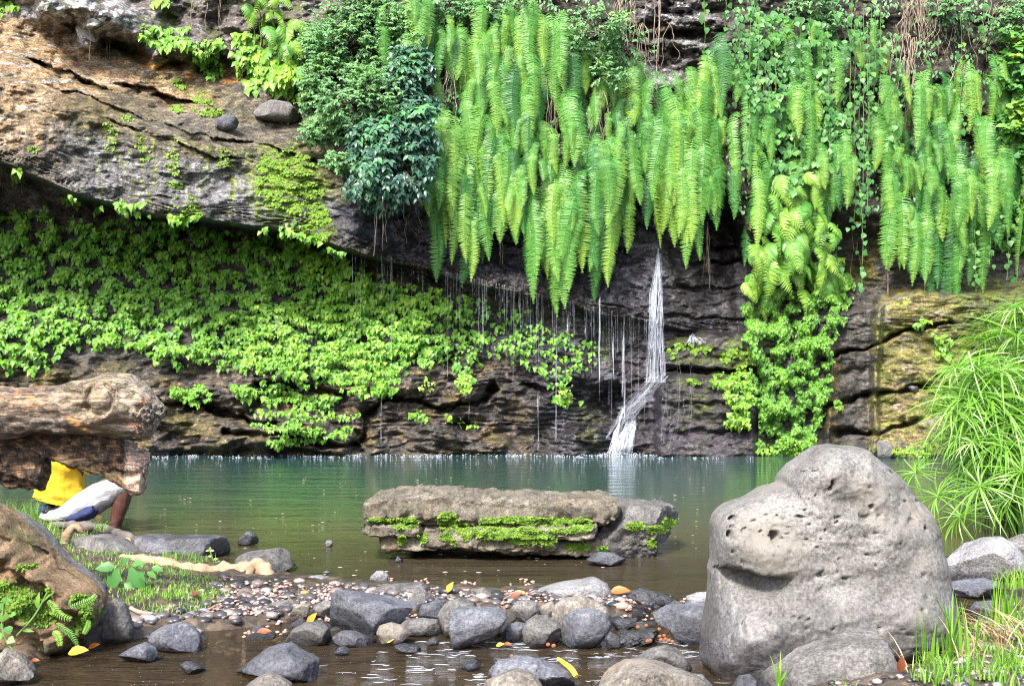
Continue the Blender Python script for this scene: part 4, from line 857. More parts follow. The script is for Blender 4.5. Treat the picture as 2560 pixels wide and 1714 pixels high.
# ---- the flat layered rock in the pool
def flat_rock():
    parts = []; Yf = 6.72
    def L(pts, dy, dep, sub, p, mat, nm, amp=.03, **kw):
        V, Fa = body(cr(6, pts), Yf+dy+dep, dep, sub, p=p, amp=amp, freq=7, seed=len(parts)+40, **kw); parts.append((V, Fa, mat, nm))
    def tm(u, v): return .05*n2(u, v, 60, 18, 4, 91)+.02*n2(u, v, 18, 8, 3, 92)
    def stp(top, bot, dy, dep, mat, nm, n=360, m_=72, p=5.0, amp=.024):
        # long slab between an upper and a lower edge, rounded-box section
        t = np.array(top, float); b = np.array(bot, float); x = np.linspace(max(t[0, 0], b[0, 0]), min(t[-1, 0], b[-1, 0]), n)
        tv = np.interp(x, t[:, 0], t[:, 1]); bv = np.interp(x, b[:, 0], b[:, 1]); th = np.linspace(0, 2*np.pi, m_, endpoint=False)
        e = np.clip(np.minimum(x-x[0], x[-1]-x)/60, 0, 1); e = np.sqrt(1-(1-e)**2)
        c = np.sign(np.cos(th))*np.abs(np.cos(th))**(2/p); s = np.sign(np.sin(th))*np.abs(np.sin(th))**(2/p)
        o = CR_[6]; uu = o[0]+x/o[2]; cv = o[1]+(tv+bv)/2/o[2]; hv = (bv-tv)/2/o[2]*np.maximum(e, .03)
        Y0 = Yf+dy+dep; V = P(uu[:, None]+0*c, cv[:, None]-hv[:, None]*c, Y0+0*(cv[:, None]*c)); V[..., 1] = Y0-dep*s*np.maximum(e, .03)[:, None]**.6
        q = V.reshape(-1, 3); nz = fbm(q*np.array([2.6, 4, 15.]), 5, 5); nz2 = fbm(q*np.array([8, 12, 44.]), 3, 6)
        nrm = np.stack([0*c+0*hv[:, None], -s+0*hv[:, None], c+0*hv[:, None]], -1).reshape(-1, 3)
        nz3 = 1-2*np.abs(fbm(q*np.array([7, 7, 22.]), 4, 9)); q = q+nrm*(amp*.8*nz+amp*.6*nz2-amp*1.3*np.clip(nz3-.5, 0, 1))[:, None]; parts.append((q, grid_faces(n, m_, True), mat, nm))
    stp([(102, 185), (140, 155), (300, 128), (420, 110), (510, 100), (640, 113), (760, 128), (900, 143), (1200, 150), (1500, 158), (1680, 150), (1790, 168), (1812, 215)], [(102, 250), (130, 298), (380, 290), (500, 320), (640, 290), (780, 300), (850, 318), (1100, 300), (1500, 312), (1700, 300), (1780, 275), (1812, 220)], -.06, .40, M_FLAT, 'top_slab', p=6.5)
    stp([(98, 335), (200, 305), (520, 300)], [(98, 375), (180, 400), (520, 402)], -.10, .36, M_FLAT, 'left_ledge')
    stp([(110, 260), (1700, 270)], [(110, 335), (1700, 330)], -.02, .30, M_FLAT, 'core')
    stp([(200, 385), (560, 380)], [(200, 455), (260, 490), (560, 505)], -.05, .30, M_FLAT, 'lower_ledge')
    stp([(480, 300), (830, 320), (900, 330)], [(480, 470), (560, 500), (900, 500)], -.05, .30, M_FLAT, 'middle_block')
    stp([(780, 350), (1200, 340), (1420, 380)], [(780, 440), (850, 500), (1100, 522), (1380, 505), (1420, 490)], -.11, .32, M_FLAT, 'lower_slab')
    stp([(840, 325), (1640, 305), (1660, 320)], [(840, 395), (1300, 420), (1500, 425), (1660, 395)], -.13, .34, M_FLAT, 'middle_ledge')
    stp([(1300, 420), (1700, 410)], [(1300, 505), (1480, 530), (1700, 535)], -.05, .3, M_FLAT, 'lower_block')
    L([(1590, 400), (1640, 290), (1760, 200), (1830, 188), (2000, 198), (2130, 208), (2215, 243), (2240, 290), (2222, 335), (2150, 385), (2160, 430), (2110, 455), (2064, 470), (2055, 535), (1960, 572), (1800, 575), (1650, 560), (1590, 520)], .0, .33, 6, 5, M_GREY, 'right_block', .05, facets=6)
    L([(245, 450), (600, 470), (1640, 480), (1720, 560), (1640, 625), (1000, 640), (240, 630)], .24, .2, 5, 5, M_UNDER_SHADE, 'undercut_base', .01)
    c = P(1310, 1400, 6.9); r = empty('layered_rock', c); tag(r, 'long flat-topped layered rock with green moss standing in the middle of the pool', 'rock')
    for V, Fa, mat, nm in parts: link(nm, mesh(nm, V-c, Fa, mat), r)
    mb = MB(); r_ = np.random.default_rng(3)
    for x, y, a, b, n in ((360, 345, 100, 40, 900), (200, 325, 90, 18, 260), (650, 330, 70, 60, 700), (740, 370, 60, 40, 500), (340, 455, 26, 30, 200), (480, 440, 30, 40, 160), (640, 435, 40, 26, 260), (780, 430, 30, 30, 160), (1050, 330, 180, 28, 1100), (1350, 335, 200, 26, 1200), (1560, 360, 80, 50, 800), (1450, 395, 120, 14, 300), (950, 400, 130, 60, 1000), (1180, 430, 160, 60, 1200), (1340, 465, 50, 40, 320), (1540, 500, 90, 20, 420), (1535, 525, 24, 12, 90), (1930, 365, 60, 26, 420), (2080, 385, 70, 26, 520), (2160, 340, 50, 34, 420), (2040, 480, 26, 30, 240), (1705, 520, 34, 18, 160), (1200, 320, 60, 14, 200), (690, 480, 14, 30, 60)):
        n = int(n*1.9); t = r_.uniform(0, 2*np.pi, n); q = r_.random(n)**.6; cx = x+a*q*np.cos(t)+r_.normal(0, 6, n); cyy = y+b*q*np.sin(t)+r_.normal(0, 4, n)
        o = CR_[6]; u = o[0]+cx/o[2]; v = o[1]+cyy/o[2]; ok = n2(u, v, 14, 8, 3, 94) > -.25; u, v = u[ok], v[ok]; k = len(u)
        pos = hit(parts, u, v); tip = np.array([0, -.5, -.35])+r_.normal(size=(k, 3))*.5; nor = np.array([0, -1., .7])+r_.normal(size=(k, 3))*.4
        mb.add(*leaves(L_MOSS, pos, tip, nor, r_.uniform(.006, .013, k), np.clip(.68+.5*n2(u, v, 22, 12, 2, 95)+r_.normal(0, .15, k), 0, 1)))
    link('moss', mb.me('moss', M_MOSS, origin=c), r)
from mathutils.bvhtree import BVHTree
def hit(parts, u, v):
    """where the sight line through a photograph point meets the rock, for placing moss on it"""
    trees = [BVHTree.FromPolygons(V.tolist(), Fa.tolist()) for V, Fa, _, _ in parts]; o = Vector((0, 0, H)); res = []
    for a, b in zip(u, v):
        d = Vector(((a-CX)/F, 1, -(b-HZ)/F)).normalized(); best = None
        for t in trees:
            h = t.ray_cast(o, d)
            if h[0] is not None and (best is None or h[3] < best[1]): best = (h[0], h[3])
        res.append(best[0][:] if best else (0, 0, -5))
    return np.array(res)-np.array([0, .004, 0])
flat_rock()
# ---- stones of the dam and the stream (label, crop, outline, material, options)
G, B_, T_, PL, DK = M_GREY, M_BLUE_R, M_TAN, M_PALE, M_DARK
for row in (
 ('brown-grey upright rock clasped by roots at the left bank', 2, [(900, 850), (960, 815), (1040, 850), (1080, 950), (1120, 1060), (1115, 1170), (1000, 1200), (860, 1190), (845, 1080), (875, 950)], G, {}),
 ('smooth dark grey domed stone in the shallows at left, pitted top', 2, [(1250, 1200), (1320, 1110), (1400, 1050), (1520, 1015), (1610, 1050), (1665, 1110), (1692, 1200), (1680, 1265), (1500, 1275), (1330, 1250)], B_, {}),
 ('flat-faced bluish stone just left of and below the domed stone', 2, [(985, 1295), (1100, 1230), (1200, 1188), (1290, 1230), (1322, 1290), (1300, 1345), (1150, 1360), (1010, 1325)], B_, dict(facets=4)),
 ('small dark wet stone alone in the stream at lower left', 2, [(1505, 1390), (1540, 1350), (1620, 1343), (1700, 1390), (1725, 1420), (1640, 1455), (1530, 1450)], DK, {}),
 ('dark wet squarish block at the left bank beside the pool', 2, [(1115, 300), (1180, 288), (1400, 298), (1700, 298), (1822, 308), (1870, 390), (1885, 470), (1700, 490), (1500, 500), (1320, 440), (1180, 400)], DK, dict(p=5, facets=5)),
 ('small round dark stone standing in the pool at left', 2, [(1990, 370), (1993, 320), (2060, 258), (2112, 258), (2162, 310), (2158, 362), (2080, 378)], DK, {}),
 ('grey layered stone in the pool behind the pale root', 3, [(295, 490), (380, 448), (560, 428), (700, 406), (738, 440), (748, 500), (795, 555), (700, 600), (560, 610), (500, 580), (320, 540)], G, dict(p=4, facets=4)),
 ('tiny pale stone poking from the pool, farthest left of the flat rock', 3, [(1045, 362), (1060, 338), (1090, 332), (1112, 355), (1100, 390), (1060, 390)], PL, {}),
 ('flat pale cracked stone just breaking the surface left of centre', 3, [(868, 662), (920, 633), (1000, 626), (1082, 640), (1105, 668), (1040, 708), (920, 706)], PL, {}),
 ('smallest pale stone behind the flat cracked one', 3, [(1022, 602), (1058, 584), (1092, 600), (1060, 616)], PL, {}),
 ('pale oval stone in the pool left of the layered rock foot', 3, [(1418, 645), (1480, 588), (1540, 586), (1582, 620), (1572, 676), (1500, 692), (1440, 668)], PL, {}),
 ('tiny wet stone in the shadow at the left foot of the layered rock', 6, [(290, 605), (310, 568), (352, 600), (340, 616)], DK, {}),
 ('glistening wet stone at the right foot of the layered rock', 6, [(1590, 590), (1680, 543), (1780, 548), (1872, 600), (1810, 640), (1650, 625)], B_, {}),
 ('large angular slate-blue block with a split dark right side, left of centre', 3, [(1105, 765), (1150, 750), (1230, 778), (1500, 818), (1700, 880), (1790, 930), (1802, 982), (1700, 1022), (1560, 1035), (1500, 1060), (1380, 1120), (1240, 1105), (1100, 1090), (1065, 1055), (1085, 930)], B_, dict(p=5, facets=7, amp=.015)),
 ('crumbly grey rock mound behind the slate-blue block', 3, [(1425, 770), (1500, 708), (1700, 698), (1850, 686), (1925, 740), (1910, 810), (1750, 840), (1640, 870), (1450, 820)], G, dict(amp=.09)),
 ('grey rounded stone wedged behind the oval one', 3, [(1715, 850), (1780, 778), (1900, 765), (1972, 810), (1965, 870), (1850, 915), (1750, 905)], G, {}),
 ('grey slanting stone between mound and tall light block', 3, [(1815, 965), (1850, 878), (1960, 832), (2065, 838), (2060, 950), (2000, 1000), (1850, 1005)], B_, {}),
 ('long smooth oval grey stone low in the dam', 3, [(1665, 1045), (1720, 998), (1850, 986), (1985, 1000), (2015, 1060), (1985, 1128), (1850, 1140), (1730, 1130)], G, {}),
 ('egg-shaped tan stone at the water edge of the dam', 3, [(1472, 1105), (1500, 1048), (1600, 1022), (1700, 1048), (1772, 1110), (1755, 1168), (1650, 1210), (1520, 1200)], T_, {}),
 ('low dark stone below the slate-blue block', 3, [(1108, 1135), (1180, 1092), (1280, 1096), (1390, 1140), (1485, 1195), (1400, 1225), (1200, 1222), (1130, 1190)], DK, {}),
 ('smooth speckled half-dome stone left of the slate-blue block', 3, [(695, 1190), (760, 1078), (850, 1022), (960, 1012), (1050, 1048), (1102, 1120), (1095, 1180), (980, 1212), (800, 1218)], G, {}),
 ('brown-grey stone among the pink litter at the left of the dam', 3, [(588, 885), (640, 848), (760, 828), (835, 850), (805, 925), (730, 970), (650, 970)], G, {}),
 ('brown-grey stone tucked against the left of the slate-blue block', 3, [(945, 925), (960, 878), (1040, 838), (1115, 838), (1095, 945), (1050, 990), (960, 970)], G, {}),
 ('pinkish flat stone partly under dead leaves at the left of the dam', 3, [(745, 960), (790, 880), (860, 858), (925, 870), (915, 960), (820, 1015), (750, 1000)], T_, {}),
 ('small shiny stone in the stream below the half-dome', 3, [(1115, 1275), (1170, 1218), (1232, 1228), (1250, 1275), (1190, 1300)], B_, {}),
 ('big pointed blue-grey rock in the lower left stream', 3, [(265, 1490), (330, 1435), (400, 1360), (520, 1250), (600, 1208), (700, 1200), (760, 1250), (850, 1310), (980, 1400), (1005, 1440), (930, 1500), (700, 1520), (400, 1520)], B_, dict(facets=6, amp=.05)),
 ('pale pointed rock cut by the bottom edge, left', 3, [(370, 1560), (470, 1478), (560, 1442), (640, 1480), (720, 1540), (780, 1640), (340, 1640)], T_, dict(facets=4)),
 ('flat wet stone with a pink flake in the stream at centre left', 3, [(1620, 1215), (1700, 1196), (1830, 1218), (1855, 1250), (1750, 1280), (1640, 1258)], DK, {}),
 ('small wet stone below the oval stone', 3, [(1895, 1175), (1960, 1138), (2002, 1170), (1995, 1208), (1900, 1212)], DK, {}),
 ('dark slanted slab behind the tall light block', 4, [(-25, 1000), (30, 856), (160, 812), (300, 848), (330, 920), (110, 960), (95, 1150), (0, 1140)], G, dict(facets=3)),
 ('tall light-topped block with a rough front, middle of the dam', 4, [(92, 930), (160, 905), (330, 898), (500, 915), (572, 960), (505, 1070), (505, 1170), (420, 1232), (200, 1250), (88, 1210), (72, 1050)], B_, dict(p=5, facets=5)),
 ('small dark stone at the pool side of the dam, left of the tan one', 4, [(108, 805), (160, 762), (250, 762), (265, 800), (190, 826), (120, 822)], G, {}),
 ('smooth tan-grey stone at the pool side of the dam', 4, [(208, 805), (270, 742), (370, 732), (462, 790), (502, 850), (440, 880), (320, 865), (230, 835)], T_, {}),
 ('brownish stone between two boulders behind the centre of the dam', 4, [(595, 900), (650, 842), (740, 827), (815, 850), (825, 920), (760, 1020), (700, 1030), (635, 990)], G, {}),
 ('long pale flat-topped slab at the pool side, right of centre', 4, [(795, 830), (870, 750), (1000, 708), (1180, 678), (1310, 652), (1402, 700), (1430, 755), (1425, 860), (1360, 885), (1200, 850), (1000, 870), (830, 870)], PL, dict(p=4, facets=3)),
 ('broad smooth tan boulder behind the pitted round one', 4, [(932, 910), (1020, 828), (1180, 792), (1320, 838), (1402, 900), (1435, 965), (1380, 1060), (1200, 1110), (1020, 1100), (935, 1010)], T_, {}),
 ('round blue-grey pitted boulder at the front of the dam', 4, [(1045, 965), (1150, 912), (1300, 902), (1402, 960), (1438, 1030), (1402, 1115), (1350, 1200), (1250, 1245), (1100, 1232), (1005, 1160), (1030, 1050)], B_, dict(p=2.3)),
 ('round two-toned grey boulder left of the pitted one', 4, [(686, 1105), (720, 1008), (800, 956), (890, 958), (962, 1020), (1008, 1110), (985, 1190), (850, 1240), (750, 1236), (695, 1185)], G, dict(p=2.3)),
 ('small dark rounded stone left of the two-toned boulder', 4, [(516, 1115), (560, 1048), (640, 1016), (725, 1030), (710, 1110), (665, 1170), (560, 1200), (516, 1165)], B_, {}),
 ('tan stone wedged between the smooth boulder and the brownish stone', 4, [(795, 985), (840, 878), (940, 838), (975, 900), (935, 975), (850, 1000)], T_, {}),
 ('low dark oval stone right of the pitted boulder', 4, [(1436, 1015), (1500, 982), (1600, 998), (1645, 1040), (1560, 1088), (1450, 1084)], B_, {}),
 ('dark crusty rock at the pool side by the orange leaf', 4, [(1555, 810), (1600, 758), (1700, 746), (1800, 768), (1900, 788), (2005, 830), (1960, 870), (1800, 892), (1650, 880)], DK, dict(amp=.1)),
 ('small flat grey stone right of the dark crusty rock', 4, [(1885, 875), (1960, 838), (2045, 853), (2050, 885), (1900, 902)], G, {}),
 ('pinkish white block half hidden by the huge boulder', 4, [(2055, 805), (2150, 772), (2260, 762), (2330, 850), (2250, 895), (2060, 885)], PL, dict(facets=3)),
 ('broad flat wet slab reflecting the sky, left of the huge boulder', 4, [(1785, 965), (1900, 888), (2230, 876), (2380, 950), (2380, 1180), (2200, 1215), (2080, 1215), (1950, 1140), (1900, 1060), (1810, 1030)], B_, dict(p=4, facets=3, amp=.015)),
 ('dark stone with a leaf on it, right of the pitted boulder foot', 4, [(1375, 1170), (1430, 1090), (1505, 1140), (1510, 1230), (1400, 1250)], DK, {}),
 ('glittering dark wet rubble rock left of the red berries', 4, [(1460, 1160), (1520, 1100), (1680, 1090), (1800, 1070), (1850, 1130), (1790, 1190), (1650, 1215), (1500, 1220)], DK, dict(amp=.12, freq=6)),
 ('grey porous stone in the rapid beside the huge boulder', 4, [(1615, 1350), (1750, 1258), (1900, 1216), (2012, 1248), (2085, 1340), (2110, 1410), (2000, 1440), (1700, 1440)], G, {}),
 ('wide pale rounded rock cut by the bottom edge, right of centre', 4, [(1310, 1560), (1400, 1420), (1530, 1348), (1700, 1340), (1850, 1376), (2050, 1436), (2200, 1500), (2300, 1600), (2300, 1800), (1280, 1800)], T_, {}),
 ('pale rounded rock cut by the bottom edge at centre', 4, [(345, 1570), (480, 1446), (640, 1406), (770, 1446), (850, 1540), (900, 1740), (300, 1740)], T_, {}),
 ('rough dark wet rock beside the yellow curled leaf', 4, [(395, 1440), (470, 1350), (620, 1306), (800, 1296), (900, 1336), (1000, 1386), (1110, 1440), (1130, 1540), (1000, 1600), (820, 1560), (560, 1480)], B_, dict(amp=.08)),
 ('small flat wet stone with pink litter in the stream at centre', 4, [(165, 1390), (220, 1343), (310, 1336), (335, 1390), (280, 1430), (190, 1430)], DK, {}),
 ('grey broad rock in front of the huge boulder at the lower right', 5, [(355, 1600), (390, 1500), (490, 1428), (620, 1338), (780, 1286), (880, 1247), (1000, 1236), (1130, 1247), (1225, 1320), (1275, 1400), (1300, 1520), (1300, 1720), (340, 1720)], G, dict(facets=3, vw=1745)),
 ('small blue-grey rock at the bottom between two large ones', 5, [(210, 1580), (260, 1508), (320, 1496), (362, 1530), (380, 1640), (205, 1640)], B_, {}),
 ('blue-grey rock end at the bottom just left of the huge boulder', 5, [(-60, 1580), (-20, 1495), (40, 1500), (100, 1570), (110, 1660), (-60, 1660)], B_, {}),
 ('white-topped smooth rock beyond the huge boulder at right', 5, [(1476, 935), (1500, 868), (1560, 788), (1650, 717), (1750, 677), (1830, 671), (1885, 700), (1955, 780), (1972, 860), (1900, 915), (1750, 935), (1600, 950)], PL, dict(facets=4)),
 ('grey rock at the right edge behind the white-topped one', 5, [(1850, 700), (1966, 652), (2080, 700), (2100, 880), (1960, 880), (1890, 780)], G, {}),
 ('small pinkish rock touching the huge boulder at right', 5, [(1440, 850), (1470, 808), (1542, 798), (1545, 850), (1480, 890)], T_, {}),
 ('tiny dark stone at the pool edge right of the huge boulder', 5, [(1445, 805), (1470, 783), (1506, 790), (1500, 808)], DK, {}),
 ('flat wet cracked shelf below the white-topped rock', 5, [(1485, 970), (1600, 938), (1750, 926), (1870, 955), (1870, 1020), (1700, 1045), (1550, 1025)], B_, dict(amp=.07)),
 ('grey stone in the side channel below the wet shelf', 5, [(1645, 1150), (1700, 1066), (1790, 1056), (1860, 1100), (1830, 1170), (1720, 1175)], B_, dict(facets=3)),
 ('light grey stone on the right bank behind the grass stalks', 5, [(1600, 1340), (1700, 1298), (1820, 1336), (1860, 1410), (1720, 1450), (1600, 1420)], G, {}),
 ('dark stone under the dry straw at the right edge', 5, [(1765, 1310), (1850, 1226), (1966, 1212), (2050, 1300), (1960, 1360), (1800, 1350)], DK, {}),
 ('brown earthy rock in the bottom right corner', 5, [(1560, 1560), (1700, 1478), (1850, 1470), (2000, 1520), (2050, 1700), (1540, 1700)], T_, {}),
 ('flat brown rock in the bottom left corner', 2, [(-200, 1400), (0, 1240), (120, 1280), (230, 1370), (300, 1440), (290, 1480), (100, 1530), (-200, 1560)], T_, dict(amp=.08)),
 ('long rough dark rock ridge right behind the brown mossy boulder', 2, [(60, 60), (200, 130), (330, 250), (480, 440), (600, 540), (720, 620), (850, 740), (880, 850), (860, 1000), (790, 1120), (600, 1000), (300, 700), (60, 300)], G, dict(vw=1600, amp=.08, facets=0)),
 ('grey bank slab below the seated person', 2, [(600, 330), (680, 300), (850, 290), (1000, 330), (1150, 400), (1290, 480), (1200, 520), (1000, 500), (850, 460), (700, 400)], G, dict(p=4, lift=0)),
 ):
    if len(row) == 5: rock(row[0], row[1], row[2], row[3], **row[4])
SMALL = []
for k in range(9):
    D, Fa = ico(4); V = D*np.array([1.15, 1, .72]); r_ = np.random.default_rng(k+70)
    for q in range(5):
        n_ = r_.normal(size=3); n_ /= np.linalg.norm(n_); h_ = V@n_; V = V-np.clip(h_-h_.max()*r_.uniform(.6, .85), 0, None)[:, None]*n_*.9
    V = V*(1+.12*fbm(V*1.5+k*5, 4, k)[:, None]); SMALL.append(mesh('stone', V, Fa, (G, B_, DK, T_, G, B_, PL, DK, B_)[k]))
DAM = [(600, 1455), (900, 1462), (1300, 1474), (1620, 1490), (1740, 1530), (1600, 1600), (1100, 1590), (800, 1600), (500, 1600), (420, 1560)]
kk = 0; got = []
while kk < 150:
    u = random.uniform(400, 1760); v = random.uniform(1450, 1612)
    if sdp(np.array([u]), np.array([v]), DAM)[0] < 0 or any(math.hypot(u-a, (v-b)*1.5) < 20 for a, b in got): continue
    got.append((u, v)); Y = H*F/(v-HZ); r_ = random.uniform(8, 30)*(.6+.4*(v-1400)/200)/F*Y; o = link('stone', SMALL[kk % 9]); p = P(u, v, Y); p[2] = random.uniform(-.3, .35)*r_; o.location = p.tolist(); o.scale = (r_, r_, r_*random.uniform(.7, 1)); o.rotation_euler = (random.gauss(0, .3), random.gauss(0, .3), random.uniform(0, 6)); kk += 1
    tag(o, 'small grey stone packed among the larger stones of the dam', 'stone', 'small stones of the dam')
# ---- rocks that lie on the cliff ledges
def ledge_rock(label, k, pts, mat, **kw):
    q = np.array(cr(k, pts)); c = q.mean(0); Y = cy(c[0], q[:, 1].max())[0]
    rock(label, k, pts, mat, Y=float(Y)+.0, deep=.8, **kw)
ledge_rock('round grey boulder resting on the slab ledge among fallen leaves', 7, [(1445, 860), (1460, 810), (1530, 778), (1590, 785), (1610, 825), (1590, 870), (1520, 892)], M_BLUE_R)
ledge_rock('broad weathered rock at the rear of the slab near the shrub', 7, [(1715, 760), (1760, 700), (1850, 680), (1960, 700), (2030, 760), (1990, 830), (1850, 830), (1740, 810)], M_GREY, facets=6, p=4)
ledge_rock('dark wedge of stone stuck on the tan mossy block', 8, [(1540, 1100), (1560, 1090), (1600, 1095), (1618, 1120), (1600, 1142), (1560, 1125)], M_DARK)
ledge_rock('rounded grey rock at the foot of the mossy wall right', 5, [(1025, 175), (1060, 115), (1100, 92), (1160, 120), (1190, 190), (1180, 225), (1040, 222)], M_GREY)
ledge_rock('white lichen-covered knob hanging above the slab', 7, [(515, 190), (540, 160), (620, 165), (660, 210), (640, 280), (590, 325), (560, 320), (530, 260)], M_PALE, amp=.1)
# ---- mossy boulder at the left
o = rock('large brown boulder with mossy lower side at the left edge of the stream', 2, [(-500, 0), (-200, -10), (0, 55), (90, 110), (270, 270), (450, 480), (620, 610), (800, 745), (845, 810), (850, 880), (800, 1000), (720, 1130), (680, 1200), (560, 1265), (300, 1305), (150, 1280), (60, 1240), (-300, 1230), (-700, 1000), (-800, 300)], M_MB, vw=1640, deep=.42, name='boulder', cat='boulder', p=3, amp=.04, freq=4, facets=0,
     mod=lambda u, v: .05*np.sin((v-u*.93)/22+2*n2(u, v, 120, 60, 3, 88))*1.0+.05*n2(u, v, 60, 40, 4, 89))
# ================= DRIFTWOOD, PERSON, SEDGE, GRASS, LITTER, FALL =================
m, nt, bs, _ = newmat('driftwood'); at = N(nt, 'ShaderNodeAttribute', attribute_name='Col'); tc = N(nt, 'ShaderNodeTexCoord')
a = N(nt, 'ShaderNodeTexNoise', Scale=24.0, Detail=8.0, Roughness=.7); nt.links.new(tc.outputs['Object'], a.inputs['Vector'])
mp = N(nt, 'ShaderNodeMapping'); mp.inputs['Scale'].default_value = (2.5, 22, 22); nt.links.new(tc.outputs['Object'], mp.inputs[0])
g = N(nt, 'ShaderNodeTexNoise', Scale=2.0, Detail=6.0, Roughness=.6, Distortion=.5); nt.links.new(mp.outputs[0], g.inputs['Vector'])
c = mixc(nt, at.outputs['Color'], ramp(nt, [(.35, (.6, .6, .6)), (.5, (1, 1, 1)), (.66, (1.25, 1.25, 1.25))], a.outputs[0]), .7, 'MULTIPLY')
c = mixc(nt, c, ramp(nt, [(.35, (.6, .57, .55)), (.6, (1.15, 1.15, 1.15))], g.outputs[0]), .7, 'MULTIPLY')
nt.links.new(c, bs.inputs['Base Color']); bs.inputs['Roughness'].default_value = .7; cr_ = N(nt, 'ShaderNodeTexNoise', Scale=1.3, Detail=5.0, Roughness=.7, Distortion=1.0); nt.links.new(mp.outputs[0], cr_.inputs['Vector']); ck = mth(nt, 'MULTIPLY', mth(nt, 'ABSOLUTE', mth(nt, 'SUBTRACT', cr_.outputs[0], .5)), 22.0, True)
nt.links.new(mixc(nt, (.25, .22, .2), (1.0, 1.0, 1.0), ck), bs.inputs['Base Color']); nt.links.new(mixc(nt, c, mixc(nt, (.3, .25, .21), (1.35, 1.35, 1.35), ck), .8, 'MULTIPLY'), bs.inputs['Base Color'])
bump(nt, bs, [(ck, .7, .008), (g.outputs[0], .9, .014), (a.outputs[0], .8, .012)]); M_WOOD = m
def sweepbody(top, bot, Yc, ratio, colf, n=260, m_=72, amp=.012, seed=1, k=1, mod=None):
    t = np.array(cr(k, top), float); b = np.array(cr(k, bot), float); x0 = max(t[0, 0], b[0, 0]); x1 = min(t[-1, 0], b[-1, 0])
    s = np.linspace(0, 1, n); x = x0+(x1-x0)*(1-(1-s)**1.6)
    tv = np.interp(x, t[:, 0], t[:, 1]); bv = np.interp(x, b[:, 0], b[:, 1]); ker = np.ones(5)/5
    tv[2:-2] = np.convolve(tv, ker, 'valid'); bv[2:-2] = np.convolve(bv, ker, 'valid')
    th = np.linspace(0, 2*np.pi, m_, endpoint=False); h = (bv-tv)/2; cv = (tv+bv)/2
    D = ratio*np.minimum(h, h.max()*.9)/F*Yc
    V = P(x[:, None]+0*th, cv[:, None]-h[:, None]*np.cos(th), np.full((n, m_), Yc)); V[..., 1] = Yc-D[:, None]*np.sin(th)
    nr = np.stack([0*V[..., 0], -np.sin(th)+0*V[..., 0], np.cos(th)+0*V[..., 0]], -1)
    q = V.reshape(-1, 3); nz = fbm(q*np.array([9, 16, 16.]), 5, seed); q = q+nr.reshape(-1, 3)*(nz*amp)[:, None]
    uu = q[:, 0]/q[:, 1]*F+CX; vv = HZ+(H-q[:, 2])/q[:, 1]*F
    if mod is not None: q[:, 1] += mod(uu, vv)*np.clip(nr.reshape(-1, 3)[:, 1]*-2, 0, 1)
    o = CR_[k]; return q, grid_faces(n, m_, True), colf((uu-o[0])*o[2], (vv-o[1])*o[2], q)
def mixn(c, col, m_): m_ = np.clip(m_, 0, 1)[:, None]; return c*(1-m_)+np.array(col)*m_
def colA(x, y, q):
    nz = n2(x, y, 110, 60, 4, 101); nf = n2(x, y, 40, 26, 4, 102); c = np.tile(np.array([.2, .155, .105]), (len(x), 1))
    c = mixn(c, (.25, .21, .165), ss(900, 1200, x)); c = mixn(c, (.22, .19, .11), ss(.1, .5, nz)*.8)
    c = mixn(c, (.32, .17, .08), (1-ss(350, 560, x+nz*120))*ss(-.2, .3, nf+nz)); c = mixn(c, (.11, .09, .08), (1-ss(560, 760, x+nf*200))*ss(.0, .3, n2(x, y, 90, 50, 4, 103)-.0)*.9)
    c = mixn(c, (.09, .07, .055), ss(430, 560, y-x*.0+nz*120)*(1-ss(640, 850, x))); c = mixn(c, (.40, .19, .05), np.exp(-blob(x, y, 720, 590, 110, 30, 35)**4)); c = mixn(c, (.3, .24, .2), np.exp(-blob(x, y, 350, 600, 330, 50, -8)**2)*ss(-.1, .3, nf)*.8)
    c = mixn(c, (.40, .13, .10), np.exp(-blob(x, y, 1230, 600, 150, 36, 26)**2)*ss(-.1, .2, nf)); c = mixn(c, (.5, .22, .1), np.exp(-blob(x, y, 1360, 380, 60, 30, -40)**2)*ss(-.1, .3, nf))
    c = mixn(c, (.3, .28, .265), ss(1300, 1480, x)*ss(-.2, .3, nz)*.7); return mixn(c, (.05, .03, .025), np.exp(-blob(x, y, 1420, 568, 26, 16)**4))
def modA(u, v):
    x = u*3.733; y = (v-900)*3.733; r = blob(x, y, 935, 375, 105, 130, 15)
    return -.035*np.exp(-r**3)+.012*np.exp(-((r-1.15)/.18)**2)-.012*np.exp(-((r-1.5)/.16)**2)-.025*np.exp(-blob(x, y, 1050, 500, 150, 45, -20)**2)+.04*np.exp(-blob(x, y, 800, 460, 60, 60)**2)-.02*np.exp(-blob(x, y, 650, 600, 120, 40, 30)**2)+.014*n2(x, y, 220, 90, 3, 104)+.03*ss(1200, 1300, x)*ss(400, 450, y)*n2(x, y, 50, 40, 3, 105)
def colB(x, y, q):
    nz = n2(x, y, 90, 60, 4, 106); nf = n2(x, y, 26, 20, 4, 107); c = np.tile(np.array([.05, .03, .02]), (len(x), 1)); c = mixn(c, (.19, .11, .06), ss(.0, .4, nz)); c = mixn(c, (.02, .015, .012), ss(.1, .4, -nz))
    c = mixn(c, (.25, .2, .16), ss(.6, .8, nf)*.6); c = mixn(c, (.22, .15, .08), ss(20, 120, y-np.interp(x, [480, 820, 1230], [780, 900, 1070]))*ss(450, 600, x)*.9)
    c = mixn(c, (.38, .29, .24), ss(1150, 1200, x+nf*30)); return mixn(c, (.34, .22, .15), ss(1150, 1200, x)*ss(.1, .4, nz)*.8)
LC = P(200, 1050, 5.0); lg = empty('driftwood_log', LC); tag(lg, 'big weathered driftwood log jutting in from the left above the seated person', 'log')
